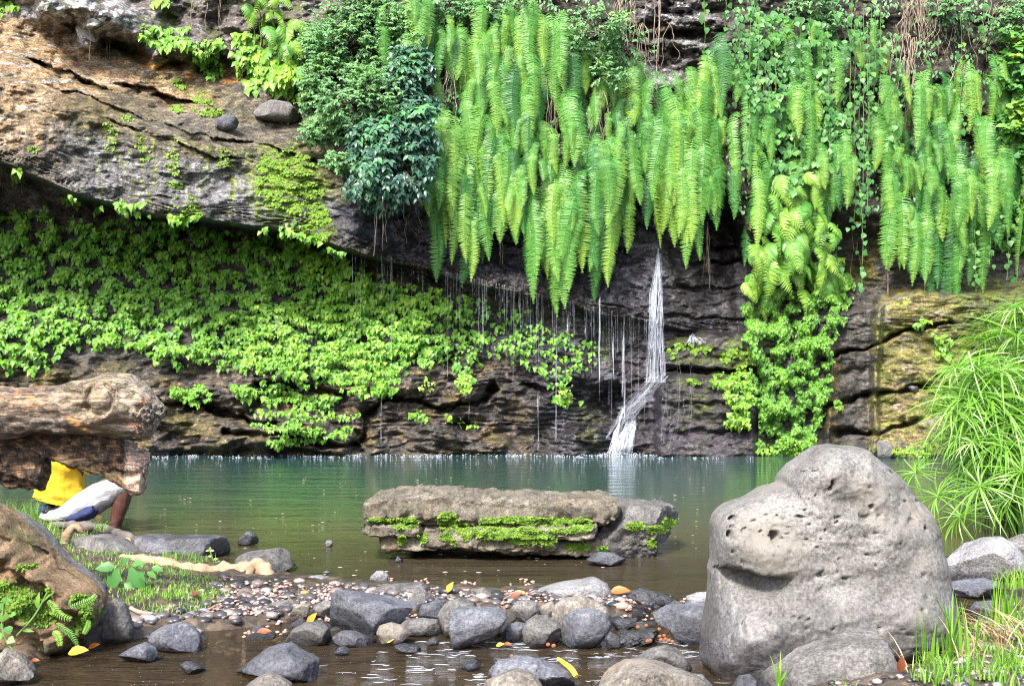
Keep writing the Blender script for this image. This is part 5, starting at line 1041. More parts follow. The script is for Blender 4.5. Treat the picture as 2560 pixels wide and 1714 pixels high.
def lpart(nm, res): V, Fa, C = res; link(nm, mesh(nm, V-LC, Fa, M_WOOD, True, {'Col': C}), lg)
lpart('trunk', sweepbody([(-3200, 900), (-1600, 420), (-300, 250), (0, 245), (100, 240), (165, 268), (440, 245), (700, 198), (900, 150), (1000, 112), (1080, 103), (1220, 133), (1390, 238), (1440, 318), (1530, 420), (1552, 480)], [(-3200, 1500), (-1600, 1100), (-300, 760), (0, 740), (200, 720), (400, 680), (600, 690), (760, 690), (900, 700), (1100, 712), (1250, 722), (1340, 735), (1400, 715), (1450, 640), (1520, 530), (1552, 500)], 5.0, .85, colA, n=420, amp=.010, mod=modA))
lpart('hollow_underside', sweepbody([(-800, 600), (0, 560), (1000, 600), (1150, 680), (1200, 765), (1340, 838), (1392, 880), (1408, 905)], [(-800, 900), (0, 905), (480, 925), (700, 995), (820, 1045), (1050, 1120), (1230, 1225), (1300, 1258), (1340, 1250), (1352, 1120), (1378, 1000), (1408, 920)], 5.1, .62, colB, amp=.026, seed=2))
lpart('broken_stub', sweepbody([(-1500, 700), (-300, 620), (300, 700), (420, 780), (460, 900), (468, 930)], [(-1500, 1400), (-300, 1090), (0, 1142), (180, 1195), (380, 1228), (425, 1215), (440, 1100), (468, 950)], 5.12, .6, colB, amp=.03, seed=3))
# ---- roots and branches on the bank
def wood(name, label, paths, mat, cat='root', vw=None):
    c = None; objs = None; mb = MB()
    for pts, rad in paths:
        q = np.array([P(*cr(2, [(x, y)])[0], Y) for x, y, Y in pts]).reshape(-1, 3); n = 14*len(q); cc = catmull(q, n); rr = np.interp(np.linspace(0, 1, n), np.linspace(0, 1, len(rad)), rad)
        rr = rr*(1+.34*fbm(cc*17, 3, 5)); V, Fa = tube(cc, rr, 14); V = V+.1*rr.max()*fbm(V*30, 3, 8)[:, None]; mb.add(V, Fa); c = q[0] if c is None else c
    o = link(name, mb.me(name, mat, origin=c)); o.location = c.tolist(); return tag(o, label, cat)
M_PALEWOOD = stemmat('pale_root_wood', (.2, .13, .075), (.42, .32, .2)); M_GREYWOOD = stemmat('grey_root_wood', (.06, .05, .045), (.15, .13, .115))
wood('exposed_root', 'thick pale root lying over the grass and ending in claw-like rootlets', [([(1000, 500, 6.35), (1250, 515, 6.2), (1550, 590, 6.1), (1800, 590, 6.1), (2000, 590, 6.1), (2150, 540, 6.1), (2190, 520, 6.12)], [.028, .034, .045, .042, .040, .034, .01]),
    ([(2120, 540, 6.1), (2200, 580, 6.05), (2260, 660, 6.0), (2350, 740, 5.95)], [.035, .04, .034, .012]), ([(2050, 570, 6.1), (2020, 640, 6.02), (1990, 720, 5.98), (1975, 780, 5.95)], [.02, .014, .012, .006]), ([(2100, 560, 6.05), (2080, 640, 6.0), (2050, 700, 5.98)], [.02, .016, .006]), ([(1740, 640, 6.08), (1800, 690, 6.02), (1860, 760, 5.98)], [.014, .012, .005]), ([(1880, 590, 6.05), (1850, 640, 6.02), (1890, 670, 6.0)], [.018, .018, .008]), ([(960, 500, 6.4), (850, 560, 6.3), (830, 640, 6.2)], [.026, .02, .012])], M_PALEWOOD)
wood('fallen_branch', 'grey barkless branch sloping from the seated person down to the pool edge', [([(440, 205, 7.7), (700, 215, 7.5), (900, 245, 7.4), (1120, 335, 7.2), (1350, 435, 6.9), (1600, 520, 6.6)], [.02, .026, .028, .028, .024, .01]), ([(1240, 370, 7.05), (1300, 400, 6.95), (1340, 430, 6.9)], [.02, .018, .01])], M_GREYWOOD, 'branch')
wood('curved_root', 'hooked pale root standing out of the grassy bank', [([(550, 380, 6.9), (560, 300, 6.9), (600, 235, 6.9), (650, 225, 6.9), (695, 275, 6.9)], [.02, .024, .022, .02, .008])], M_PALEWOOD)
wood('tangled_roots', 'brown tangled rootlets around the upright rock at the bank', [([(1090, 900, 4.9), (1180, 940, 4.88), (1290, 950, 4.86), (1310, 1000, 4.85)], [.01, .01, .007, .005])]+[([(1250+k*9, 950+k*2, 4.86), (1230-k*7, 1020+k*6, 4.84), (1240-k*14, 1130-k*6, 4.83)], [.003, .003, .002]) for k in range(7)]+[([(900, 930, 4.85), (850, 990, 4.82), (870, 1080, 4.8), (930, 1190, 4.78)], [.010, .012, .013, .01]), ([(870, 1060, 4.8), (850, 1010, 4.8), (915, 1030, 4.8)], [.009, .008, .004]), ([(900, 1130, 4.78), (960, 1170, 4.77), (1010, 1200, 4.76)], [.006, .005, .003])], M_ROOT)
0 and wood('earth_ridge_root', 'dark ridge of root and earth behind the brown boulder', [([(90, 150, 6.0), (300, 260, 5.6), (500, 450, 5.4), (650, 580, 5.3), (850, 750, 5.2)], [.03, .05, .055, .05, .02])], M_GREYWOOD)
# ---- person sitting on the bank
def flatmat(name, c, rough=.8, sc_=60.0, var=.15):
    m, nt, bs, _ = newmat(name); tc = N(nt, 'ShaderNodeTexCoord'); a = N(nt, 'ShaderNodeTexNoise', Scale=sc_, Detail=4.0); nt.links.new(tc.outputs['Object'], a.inputs['Vector'])
    b = N(nt, 'ShaderNodeTexNoise', Scale=9.0, Detail=3.0, Distortion=1.2); nt.links.new(tc.outputs['Object'], b.inputs['Vector'])
    nt.links.new(mixc(nt, tuple(x*(1-var) for x in c), tuple(min(1, x*(1+var)) for x in c), a.outputs[0]), bs.inputs['Base Color']); bs.inputs['Roughness'].default_value = rough
    bump(nt, bs, [(b.outputs[0], .5, .04), (a.outputs[0], .2, .004)]); return m
M_SKIN = flatmat('dark_skin', (.075, .03, .022), .5); M_YEL = flatmat('yellow_cloth', (.62, .40, .015)); M_WHT = flatmat('white_cloth', (.40, .395, .41)); M_NAVY = flatmat('navy_cloth', (.012, .02, .085)); M_HAIR = flatmat('black_hair', (.012, .01, .009))
def skinned(name, J, E, mat, parent, root=0, sub=2, origin=None):
    """J: joint -> (photo u, photo v, distance, rx, ry)"""
    ks = list(J); V = [tuple(P(J[k][0], J[k][1], J[k][2])-origin) for k in ks]; me = bpy.data.meshes.new(name); me.from_pydata(V, [(ks.index(a), ks.index(b)) for a, b in E], []); me.update(); me.materials.append(mat)
    o = link(name, me, parent); o.modifiers.new('skin', 'SKIN').use_smooth_shade = True
    for k, key in enumerate(ks):
        d = me.skin_vertices[0].data[k]; j = J[key]; d.radius = (j[3], j[4] if len(j) > 4 else j[3]); d.use_root = (k == root); d.use_loose = False
    s = o.modifiers.new('sub', 'SUBSURF'); s.levels = s.render_levels = sub; return o
PC = P(160, 1300, 8.0); pr = empty('person', PC); tag(pr, 'person in yellow shirt and white shorts, seated on the bank behind the log', 'person')
J = {'hip': (160, 1278, 8.0, .055, .09), 'waist': (150, 1252, 8.0, .08, .11), 'chest': (158, 1170, 8.0, .11, .15), 'neckb': (185, 1118, 8.0, .07, .09), 'neck': (196, 1100, 8.0, .05), 'head': (218, 1082, 8.0, .075, .07), 'crown': (235, 1058, 8.0, .07, .065), 'nose': (246, 1086, 8.0, .022),
     'hr': (178, 1282, 7.88, .052), 'kr': (318, 1204, 7.86, .062), 'cr': (304, 1252, 7.86, .060), 'ar': (285, 1322, 7.86, .036), 'fr': (287, 1338, 7.84, .035), 'tr': (330, 1346, 7.80, .026),
     'hl': (178, 1280, 8.14, .052), 'kl': (322, 1198, 8.2, .062), 'cl': (306, 1246, 8.2, .058), 'al': (290, 1314, 8.2, .036), 'fl': (292, 1328, 8.2, .035), 'tl': (332, 1334, 8.2, .026),
     'sr': (186, 1130, 7.83, .055), 'er': (262, 1180, 7.80, .042), 'wr': (318, 1172, 7.88, .026), 'pr_': (330, 1172, 7.92, .028, .016), 'sl': (186, 1128, 8.17, .055), 'el': (262, 1176, 8.22, .042), 'wl': (318, 1168, 8.12, .026), 'pl_': (330, 1170, 8.08, .028, .016)}
E = [('hip', 'waist'), ('waist', 'chest'), ('chest', 'neckb'), ('neckb', 'neck'), ('neck', 'head'), ('head', 'crown'), ('head', 'nose'), ('hip', 'hr'), ('hr', 'kr'), ('kr', 'cr'), ('cr', 'ar'), ('ar', 'fr'), ('fr', 'tr'), ('hip', 'hl'), ('hl', 'kl'), ('kl', 'cl'), ('cl', 'al'), ('al', 'fl'), ('fl', 'tl'),
     ('neckb', 'sr'), ('sr', 'er'), ('er', 'wr'), ('wr', 'pr_'), ('neckb', 'sl'), ('sl', 'el'), ('el', 'wl'), ('wl', 'pl_')]
for sd_, yb, y2 in (('r', 7.92, 1), ('l', 8.08, -1)):
    for k in range(4):
        a = 'f%s%da' % (sd_, k); b = 'f%s%db' % (sd_, k); J[a] = (338, 1166+k*4, yb+y2*.02, .0085); J[b] = (342, 1172+k*4, yb+y2*.06, .0075); E += [('p%s_' % sd_, a), (a, b)]
    J['th'+sd_] = (332, 1162, yb+y2*.03, .009); E.append(('p%s_' % sd_, 'th'+sd_))
skinned('body', J, E, M_SKIN, pr, origin=PC)
skinned('hair', {'a': (214, 1066, 8.0, .075, .078), 'b': (232, 1050, 8.0, .072, .07)}, [('a', 'b')], M_HAIR, pr, origin=PC)
def cloth(name, cs, mat, parent, n=60, m_=40, fold=.012, seed=1, thick=.006):
    """garment as a tube: cs = (u, v, dist, half height, half depth) along its length"""
    cs = np.array(cs, float); q = P(cs[:, 0], cs[:, 1], cs[:, 2]); cc = catmull(q, n); hh = np.interp(np.linspace(0, 1, n), np.linspace(0, 1, len(cs)), cs[:, 3]); dd = np.interp(np.linspace(0, 1, n), np.linspace(0, 1, len(cs)), cs[:, 4])
    T = np.gradient(cc, axis=0); T /= np.linalg.norm(T, axis=1)[:, None]; B = np.tile(np.array([0, -1., 0]), (n, 1)); A = np.cross(B, T); A /= np.linalg.norm(A, axis=1)[:, None]; B = np.cross(T, A)
    th = np.linspace(0, 2*np.pi, m_, endpoint=False); V = cc[:, None]+hh[:, None, None]*A[:, None]*np.cos(th)[None, :, None]+dd[:, None, None]*B[:, None]*np.sin(th)[None, :, None]
    q = V.reshape(-1, 3); nrm = (V-cc[:, None]).reshape(-1, 3); nrm /= np.linalg.norm(nrm, axis=1)[:, None]
    w = q@np.array([.5, .2, 1.]); q = q+nrm*(fold*.6*np.sin(w*40+4*fbm(q*5, 2, seed))+fold*.7*fbm(q*11, 3, seed))[:, None]
    o = link(name, mesh(name, q-PC, grid_faces(n, m_, True), mat), parent); s = o.modifiers.new('thick', 'SOLIDIFY'); s.thickness = thick; return o
cloth('shirt', [(150, 1252, 8.0, .165, .17), (152, 1240, 8.0, .168, .175), (150, 1200, 8.0, .155, .175), (158, 1160, 8.0, .14, .18), (178, 1125, 8.0, .11, .17), (192, 1106, 8.0, .065, .09)], M_YEL, pr, seed=4)
for y_ in (7.86, 8.16):
    cloth('sleeve', [(182, 1130, 8.0+(y_-8)*1.0, .085, .08), (215, 1150, 8.0+(y_-8)*1.25, .075, .07), (238, 1164, 8.0+(y_-8)*1.3, .07, .065)], M_YEL, pr, n=30, seed=5)
s1 = cloth('shorts', [(118, 1286, 8.0, .03, .15), (140, 1286, 8.0, .045, .18), (172, 1281, 7.98, .062, .19), (212, 1263, 7.93, .092, .14), (258, 1236, 7.88, .09, .105), (296, 1212, 7.87, .082, .095), (312, 1204, 7.87, .08, .09)], M_WHT, pr, seed=6, fold=.004)
cloth('shorts_leg', [(180, 1276, 8.12, .07, .11), (258, 1232, 8.18, .088, .1), (312, 1202, 8.2, .08, .088)], M_WHT, pr, n=30, seed=7)
cloth('navy_panel', [(184, 1293, 7.84, .02, .07), (203, 1289, 7.81, .034, .085), (224, 1280, 7.80, .042, .085), (240, 1268, 7.80, .02, .07)], M_NAVY, s1, n=30, seed=8, fold=.005)
cloth('belt', [(122, 1270, 8.0, .03, .15), (136, 1268, 8.0, .045, .175)], M_NAVY, s1, n=8, fold=.003)
# ---- umbrella sedge at the right
def whorl(seed, nl=20, L=.34, w=.0042):
    r = np.random.default_rng(seed); V = []; Fq = []; T = []; n0 = 0; n = 8; t = np.linspace(0, 1, n)
    for k in range(nl):
        az = 2*np.pi*k/nl+r.normal(0, .15); el = r.uniform(.1, .75); l = L*r.uniform(.65, 1.15); d = np.array([math.cos(az), math.sin(az), 0])
        S = d[None]*(l*t*math.cos(el))[:, None]+np.array([0, 0, 1.])*(l*(t*math.sin(el)-.95*t*t*r.uniform(.3, .95)))[:, None]
        s = np.cross(d, [0, 0, 1.])+np.array([0, 0, r.normal(0, .5)]); s /= np.linalg.norm(s); ww = w*np.sin(np.clip(t*.9+.12, 0, 1)*np.pi)**.6
        V.append(np.stack([S-s*ww[:, None], S+s*ww[:, None]], 1).reshape(-1, 3)); i = np.arange(n-1)*2+n0; Fq.append(np.stack([i, i+1, i+3, i+2], -1)); T.append(np.repeat(np.clip(r.normal(.5, .2)+.2*t, 0, 1), 2)); n0 += 2*n
    return mesh('leaf_whorl', np.concatenate(V), np.concatenate(Fq), M_SEDGE, True, {'tint': np.concatenate(T)})
WH = [whorl(k, 34+k, (.30, .36, .4, .33, .27)[k]) for k in range(5)]
def sedge(label, bu, bv, Yb, heads, scale=1.0):
    c = P(bu, bv, Yb); c[2] = max(c[2], -.05); r = empty('umbrella_sedge', c); tag(r, label, 'sedge', 'umbrella sedges on the right bank')
    for u, v, Y in heads:
        h = P(u, v, Y)-c; b = np.array([random.gauss(0, .09), random.gauss(0, .08), 0]); mid = b*.5+h*.5+np.array([0, 0, abs(h[2])*.12+.05]); pts = catmull([b, mid, h], 14)
        s = MB(); s.add(*tube(pts, np.linspace(.006, .0035, 14), 5)); st = link('stem', s.me('stem', M_GSTEM), r)
        w = link('leaf_whorl', WH[random.randrange(5)], st); w.location = h.tolist(); z = scale*random.uniform(.8, 1.15); w.scale = (z, z, z)
        ax = Vector((pts[-1]-pts[-3]).tolist()).normalized(); w.rotation_euler = (Vector((0, 0, 1)).lerp(ax, .6)).to_track_quat('Z', 'Y').to_euler(); w.rotation_euler.rotate_axis('Z', random.uniform(0, 6))
def heads(pg, n, Y0, Y1, md=34):
    a = np.array(pg, float); o = []; t = 0
    while len(o) < n and t < 5000:
        t += 1; u = random.uniform(a[:, 0].min(), a[:, 0].max()); v = random.uniform(a[:, 1].min(), a[:, 1].max())
        if sdp(np.array([u]), np.array([v]), pg)[0] > 0 and all(math.hypot(u-p[0], v-p[1]) > md for p in o): o.append((u, v, random.uniform(Y0, Y1)))
    return o
sedge('tallest bright green umbrella sedge clump at the right edge', 2580, 1320, 8.2, heads([(2470, 800), (2540, 760), (2700, 760), (2700, 1000), (2500, 1010), (2420, 940)], 44, 7.7, 8.9, 22))
sedge('middle umbrella sedge clump leaning left over the pool', 2540, 1320, 8.0, heads([(2400, 900), (2500, 900), (2560, 1000), (2560, 1130), (2440, 1150), (2370, 1080), (2370, 980)], 42, 7.5, 8.5, 22))
sedge('lowest umbrella sedge clump with drooping heads near the water', 2545, 1330, 7.8, heads([(2400, 1120), (2500, 1060), (2650, 1050), (2650, 1250), (2500, 1260), (2410, 1200)], 36, 7.3, 8.2, 22), .9)
sedge('outlying sedge stems reaching left beside the huge boulder', 2540, 1330, 7.9, [(2290, 1180, 7.6), (2345, 1240, 7.6), (2400, 1290, 7.6), (2330, 1100, 7.8)], .75)
# ---- grass
def blades(mb, base, L, n, spread, lean=(0, 0), w=.005, tint=(.2, .9), droop=.6):
    base = np.asarray(base, float)
    r = rng; k = n; b = base+np.stack([r.normal(0, spread, k), r.normal(0, spread, k), 0*r.random(k)], -1); az = r.uniform(0, 2*np.pi, k); d = np.stack([np.cos(az), np.sin(az), 0*az], -1); m_ = 6; t = np.linspace(0, 1, m_); l = L*r.uniform(.5, 1.1, k)
    dr = droop*r.uniform(.3, 1.2, k); S = b[:, None]+np.array([0, 0, 1.])*(l[:, None]*(t-.35*dr[:, None]*t*t))[..., None]+(d*.55+np.array([lean[0], lean[1], 0]))[:, None]*(l[:, None]*dr[:, None]*t**1.8)[..., None]
    s = np.cross(d, [0, 0, 1.])*.8+np.array([.5, 0, 0]); s /= np.linalg.norm(s, axis=1)[:, None]; ww = w*np.clip(1.05-t, .05, 1)[None]*r.uniform(.6, 1.2, k)[:, None]
    V = np.stack([S-s[:, None]*ww[..., None], S+s[:, None]*ww[..., None]], 2).reshape(-1, 3); i = (np.arange(m_-1)*2)[None]+(np.arange(k)*m_*2)[:, None]; Fq = np.stack([i, i+1, i+3, i+2], -1).reshape(-1, 4)
    mb.add(V, Fq, np.repeat(np.clip(r.uniform(*tint, k), 0, 1), m_*2))
def gpt(u, v):
    """ground point under a photograph point"""
    Y = H*F/(v-HZ)
    for _ in range(6):
        p = P(u, v, Y); z = float(gz(p[0], p[1])[0]); Y = (H-max(z, -.02))*F/(v-HZ)
    p = P(u, v, Y); p[2] = max(float(gz(p[0], p[1])[0]), -.04); return p
def grass(label, pg, n, L, per=9, w=.004, tint=(.2, .95), spread=.02, droop=.6):
    mb = MB(); a = np.array(pg, float); k = 0
    while k < n:
        u = random.uniform(a[:, 0].min(), a[:, 0].max()); v = random.uniform(a[:, 1].min(), a[:, 1].max())
        if sdp(np.array([u]), np.array([v]), pg)[0] < 0: k += .1; continue
        k += 1
        if n2(np.array([u]), np.array([v]), 40, 20, 2, 120)[0] < -.25: continue
        blades(mb, gpt(u, v), L*random.uniform(.6, 1.2), per, spread, w=w, tint=tint, droop=droop)
    tag(link('grass', mb.me('grass', M_GRASS)), label, 'grass', kind='stuff')
grass('tall fine grass under the log beside the seated person', [(-60, 1300), (90, 1290), (135, 1325), (130, 1370), (-60, 1400)], 130, .21, 10, .003, (.15, .8), .03, .9)
grass('short bright grass on the bank around the pale root', [(60, 1340), (230, 1330), (330, 1390), (480, 1410), (560, 1470), (500, 1540), (380, 1545), (280, 1500), (200, 1450), (140, 1420)], 620, .036, 9, .0022, (.3, 1), .03, 1.0)
grass('sparse grass at the pool end of the bank', [(380, 1385), (540, 1400), (560, 1415), (400, 1405)], 26, .06, 6, .003, (.4, .9), .02)
grass('weedy grass on the lower right bank', [(2440, 1560), (2570, 1500), (2580, 1714), (2260, 1714), (2300, 1660)], 170, .07, 7, .003, (.2, 1), .02, .9)
def tuft(name, label, cat, u, v, Y, L, n, mat=M_GRASS, w=.006, lean=(0, 0), tint=(.4, .9), droop=.5, spread=.02, grp=None, z=None):
    c = P(u, v, Y)
    if z is not None: c[2] = z
    mb = MB(); blades(mb, np.zeros(3), L, n, spread, lean, w, tint, droop); o = link(name, mb.me(name, mat)); o.location = c.tolist(); return tag(o, label, cat, grp)
tuft('grass_tuft', 'bright green broad-bladed grass tuft right of the huge boulder foot', 'grass tuft', 2370, 1660, 3.95, .26, 34, w=.008, spread=.03)
tuft('grass_tuft', 'upright dark stalks at the left of the broad-bladed tuft', 'grass tuft', 2310, 1690, 3.9, .22, 14, w=.003, droop=.1, spread=.01, tint=(.1, .4))
tuft('grass_tuft', 'green and brown cut stalks tuft at the right edge above the straw', 'grass tuft', 2510, 1565, 4.6, .2, 44, w=.005, droop=.25, spread=.03, tint=(.3, 1))
tuft('grass_tuft', 'bright grass tuft at the right edge under the grey rock', 'grass tuft', 2550, 1470, 5.2, .14, 60, w=.004, droop=.9, spread=.05, tint=(.5, 1))
tuft('grass_tuft', 'small bright grass tuft at the bottom in front of the broad rock', 'grass tuft', 1950, 1740, 3.6, .13, 14, w=.008, spread=.003, tint=(.7, .95))
tuft('grass_tuft', 'thin grass sprouts along the bottom edge before the broad rock', 'grass tuft', 2120, 1745, 3.6, .07, 26, w=.004, spread=.012, tint=(.4, .9), droop=1.2)
tuft('grass_tuft', 'long drooping green blade tuft below the stalks at lower right', 'grass tuft', 2390, 1725, 3.7, .12, 26, w=.008, spread=.03, tint=(.3, .7), droop=1.3)
tuft('grass_tuft', 'grass tuft curling over the bank slab beside the person', 'grass tuft', 250, 1325, 7.3, .10, 22, w=.005, spread=.02, tint=(.3, .9), droop=1.2)
tuft('dry_straw', 'heap of dry straw blades at the lower right corner', 'straw', 2520, 1690, 3.95, .24, 70, M_STRAW, .004, (-.6, -.2), (0, 1), 1.9, .09)
tuft('dry_straw', 'dry straw blades bent over the dark stone at the right edge', 'straw', 2560, 1620, 4.3, .24, 46, M_STRAW, .004, (-.8, 0), (0, 1), 1.8, .06)
tuft('dry_straw', 'flattened dry straw on the bank left of the straw heap', 'straw', 2400, 1720, 3.8, .2, 50, M_STRAW, .003, (-.3, .1), (0, .9), 2.0, .10)
tuft('dry_straw', 'scattered straw at the lower right behind the stalks', 'straw', 2480, 1630, 4.3, .2, 50, M_STRAW, .003, (.3, .2), (0, .9), 2.0, .10)
tuft('dry_straw', 'brown dead stalks among the right-hand tufts', 'straw', 2440, 1700, 3.9, .22, 18, M_STRAW, .003, (0, 0), (0, .6), .5, .05)
# ---- herbs on the left bank
def herb(label, k, stem, lv, L, mat=M_GRASS, tpl=L_OVAL, tint=.6, Y=4.6, cat='plant', name='broad_leaved_herb'):
    q = np.array([P(*cr(k, [s])[0], Y) for s in stem]).reshape(-1, 3); r = empty(name, q[0]); tag(r, label, cat)
    b = MB(); b.add(*tube(catmull(q, 12), .004, 5)); link('stem', b.me('stem', M_GSTEM, origin=q[0]), r); b = MB()
    for x, y, dx, dy, l in lv:
        p = P(*cr(k, [(x, y)])[0], Y); b.add(*leaves(tpl, p[None], np.array([[dx, -.25, -dy]], float), np.array([[0, -.7, .8]])+rn(1, .2), np.array([l]), np.array([tint+random.gauss(0, .1)]), 1.25))
    link('leaves', b.me('leaves', mat, origin=q[0]), r)
herb('broad-leaved green herb growing in front of the pale root', 2, [(1000, 700), (1010, 620), (1050, 560)], [(990, 570, -.35, .9, .10), (1090, 560, .6, .8, .11), (1020, 540, .4, -.5, .05), (1230, 600, .8, .3, .05), (960, 560, -.9, -.1, .08), (1150, 640, .4, .9, .07), (1040, 690, .6, .25, .06), (1270, 560, .9, .1, .05), (1100, 540, .8, -.3, .06)], .1, M_HEART, L_OVAL, .45, 5.3)
herb('slender upright seedling at the pool end of the grassy bank', 2, [(1790, 520), (1770, 460), (1755, 420)], [(1755, 420, -.8, -.1, .022), (1755, 420, .8, -.1, .022), (1755, 420, .1, -.9, .02), (1780, 500, .9, -.5, .03), (1770, 470, -.7, -.2, .02), (1800, 510, .9, .1, .03)], .03, M_GRASS, L_OVAL, .8, 6.35)
herb('round-leaved sprig at the left edge beside the mossy boulder', 2, [(190, 1340), (60, 1190), (20, 1050), (30, 850)], [(40, 1000, -.3, -.8, .026), (60, 1060, .4, .8, .026), (10, 1120, -.5, .4, .032), (90, 960, .6, -.2, .02), (20, 900, -.5, -.5, .02), (30, 850, .3, -.8, .02), (70, 1160, .8, .2, .024), (-10, 1080, -.6, -.6, .03), (60, 830, .6, .2, .018)], .05, M_HEART, L_HEART, .7, 4.1)
herb('tall grass-like sprout leaning over the mossy boulder', 2, [(140, 1130), (270, 990), (350, 860), (400, 760)], [(350, 860, .5, -.8, .05), (310, 900, .1, -.9, .05), (180, 1080, .9, .0, .04)], .05, M_GRASS, L_LANCE, .6, 4.15)
def sprig(label, k, pts, Y, w=.03):
    q = np.array([P(*cr(k, [s])[0], Y) for s in pts]).reshape(-1, 3); n = 16; cc = catmull(q, n); T = np.gradient(cc, axis=0); T /= np.linalg.norm(T, axis=1)[:, None]; s = np.cross(T, [0, -1., .3]); s /= np.linalg.norm(s, axis=1)[:, None]; b = MB(); b.add(*tube(cc, .0015, 4))
    for sg in (-1, 1): b.add(*leaves(L_LANCE, cc, s*sg+T*.4, np.array([0, -1., .5])+rn(n, .2), w*np.sin(np.linspace(.3, 3., n))**.5+.003, np.clip(rng.normal(.9, .06, n), 0, 1)))
    o = link('small_fern', b.me('small_fern', M_FERN, origin=q[0])); o.location = q[0].tolist(); tag(o, label, 'fern')
sprig('yellow-green fern sprig at the upper edge of the mossy boulder', 2, [(590, 890), (680, 860), (760, 830), (800, 790)], 4.2, .011)
sprig('yellow-green fern sprig in the middle of the mossy boulder face', 2, [(400, 840), (450, 890), (500, 960), (590, 990)], 4.12, .014)
sprig('long lower yellow-green fern sprig on the mossy boulder', 2, [(470, 1030), (540, 1080), (600, 1130), (640, 1200)], 4.12, .011)
sprig('short fern sprig hanging under the others on the mossy boulder', 2, [(440, 1100), (480, 1130), (500, 1210)], 4.12, .013)
sprig('tiny fern sprig at the right shoulder of the mossy boulder', 2, [(740, 1000), (730, 1050), (700, 1110)], 4.25, .011)
sprig('small green sprout on the lower face of the huge boulder', 5, [(255, 1290), (275, 1300), (290, 1330)], 4.1, .012)
# moss on the brown boulder
mb = MB(); tr_ = bpy.data.objects['boulder.001']; me_ = tr_.data; vv_ = np.empty(len(me_.vertices)*3, np.float32); me_.vertices.foreach_get('co', vv_); vv_ = vv_.reshape(-1, 3)+np.array(tr_.location); ff_ = np.array([p.vertices[:] for p in me_.polygons])
for x, y, a_, b_, n in ((150, 850, 190, 130, 2600), (330, 960, 160, 90, 1500), (60, 720, 90, 60, 500), (240, 560, 90, 26, 260), (680, 830, 110, 50, 600), (720, 960, 60, 100, 500), (650, 1060, 50, 70, 240), (370, 760, 70, 40, 160), (820, 930, 26, 30, 80)):
    t = rng.uniform(0, 2*np.pi, n); q = rng.random(n)**.6; x_ = x+a_*q*np.cos(t); y_ = y+b_*q*np.sin(t); u = x_/3.3457; v = 1250+y_/3.3457; ok = n2(u, v, 16, 12, 3, 96) > -.15; u, v = u[ok], v[ok]; k = len(u)
    pos = hit([(vv_, ff_, 0, 0)], u, v); mb.add(*leaves(L_MOSS, pos, np.array([0, -.5, -.3])+rn(k, .5), np.array([0, -1., .7])+rn(k, .4), rng.uniform(.006, .013, k), np.clip(rng.normal(.45, .2, k), 0, 1)))
o = link('moss', mb.me('moss', M_MOSS, origin=np.array(tr_.location)), tr_)
# ---- litter
mbl = MB(); n = 5200; u = rng.uniform(520, 1760, n); v = rng.uniform(1405, 1580, n); LIT = [(560, 1440), (650, 1455), (760, 1462), (900, 1460), (1100, 1472), (1300, 1470), (1500, 1478), (1540, 1500), (1760, 1520), (1720, 1570), (1600, 1560), (1400, 1545), (1200, 1540), (900, 1540), (740, 1560), (640, 1580), (560, 1560), (500, 1520), (540, 1470)]
ok = (sdp(u, v, LIT)+n2(u, v, 40, 20, 3, 130)*16 > 0) & (n2(u, v, 60, 24, 3, 131) > -.3+.0*u+.25*ss(900, 1300, u)); u, v = u[ok], v[ok]
pz = np.array([gpt(a_, b_) for a_, b_ in zip(u, v)]); k = len(u); pz[:, 2] = np.maximum(pz[:, 2], .0)+rng.uniform(.002, .012, k)
m_l = leafmat('pink_litter', [(0, (.16, .09, .07)), (.4, (.42, .24, .2)), (.75, (.6, .42, .36)), (1, (.72, .62, .55))], .05, .5, 0)
D, Fa = ico(1); S_ = rng.uniform(.0035, .009, k); A = pz[:, None]+D[None]*S_[:, None, None]*np.array([1.3, 1.2, .7])*(1+.3*rng.normal(size=(k, len(D), 1))*.3); mbl.add(A.reshape(-1, 3), (Fa[None]+(np.arange(k)*len(D))[:, None, None]).reshape(-1, 3), np.repeat(rng.random(k), len(D)))
tag(link('fallen_litter', mbl.me('fallen_litter', m_l)), 'carpet of pinkish fallen fruits and petals over the stony dam', 'litter', kind='stuff')
M_GRAV = leafmat('wet_gravel', [(0, (.03, .03, .034)), (.45, (.09, .085, .09)), (.7, (.2, .15, .13)), (.9, (.3, .29, .3)), (1, (.45, .28, .2))], .02, .35, 0)
mbg = MB(); n = 2900; u = rng.uniform(300, 1760, n); v = rng.uniform(1440, 1610, n); ok = sdp(u, v, [(a_, b_+6) for a_, b_ in LIT[:14]]+[(640, 1590), (480, 1600), (330, 1640), (250, 1600), (330, 1550), (440, 1560), (500, 1500), (540, 1470)])+n2(u, v, 40, 20, 3, 130)*16 > -14; u, v = u[ok], v[ok]; pz = np.array([gpt(a_, b_) for a_, b_ in zip(u, v)]); k = len(u); S_ = .004+.022*rng.random(k)**2.2; D, Fa = ico(2)
A = pz[:, None]+D[None]*S_[:, None, None]*np.array([1.3, 1.2, .75])*(1+.25*fbm(D*1.5, 2, 3))[None, :, None]; mbg.add(A.reshape(-1, 3), (Fa[None]+(np.arange(k)*len(D))[:, None, None]).reshape(-1, 3), np.repeat(rng.random(k)**1.7, len(D)))
n = 1000; u = rng.uniform(1900, 2600, n); v = rng.uniform(1480, 1760, n); pz = np.array([gpt(a_, b_) for a_, b_ in zip(u, v)]); ok = sdp(pz[:, 0], pz[:, 1], BANK_R) > -.03; pz = pz[ok]; k = len(pz); S_ = rng.uniform(.003, .014, k)
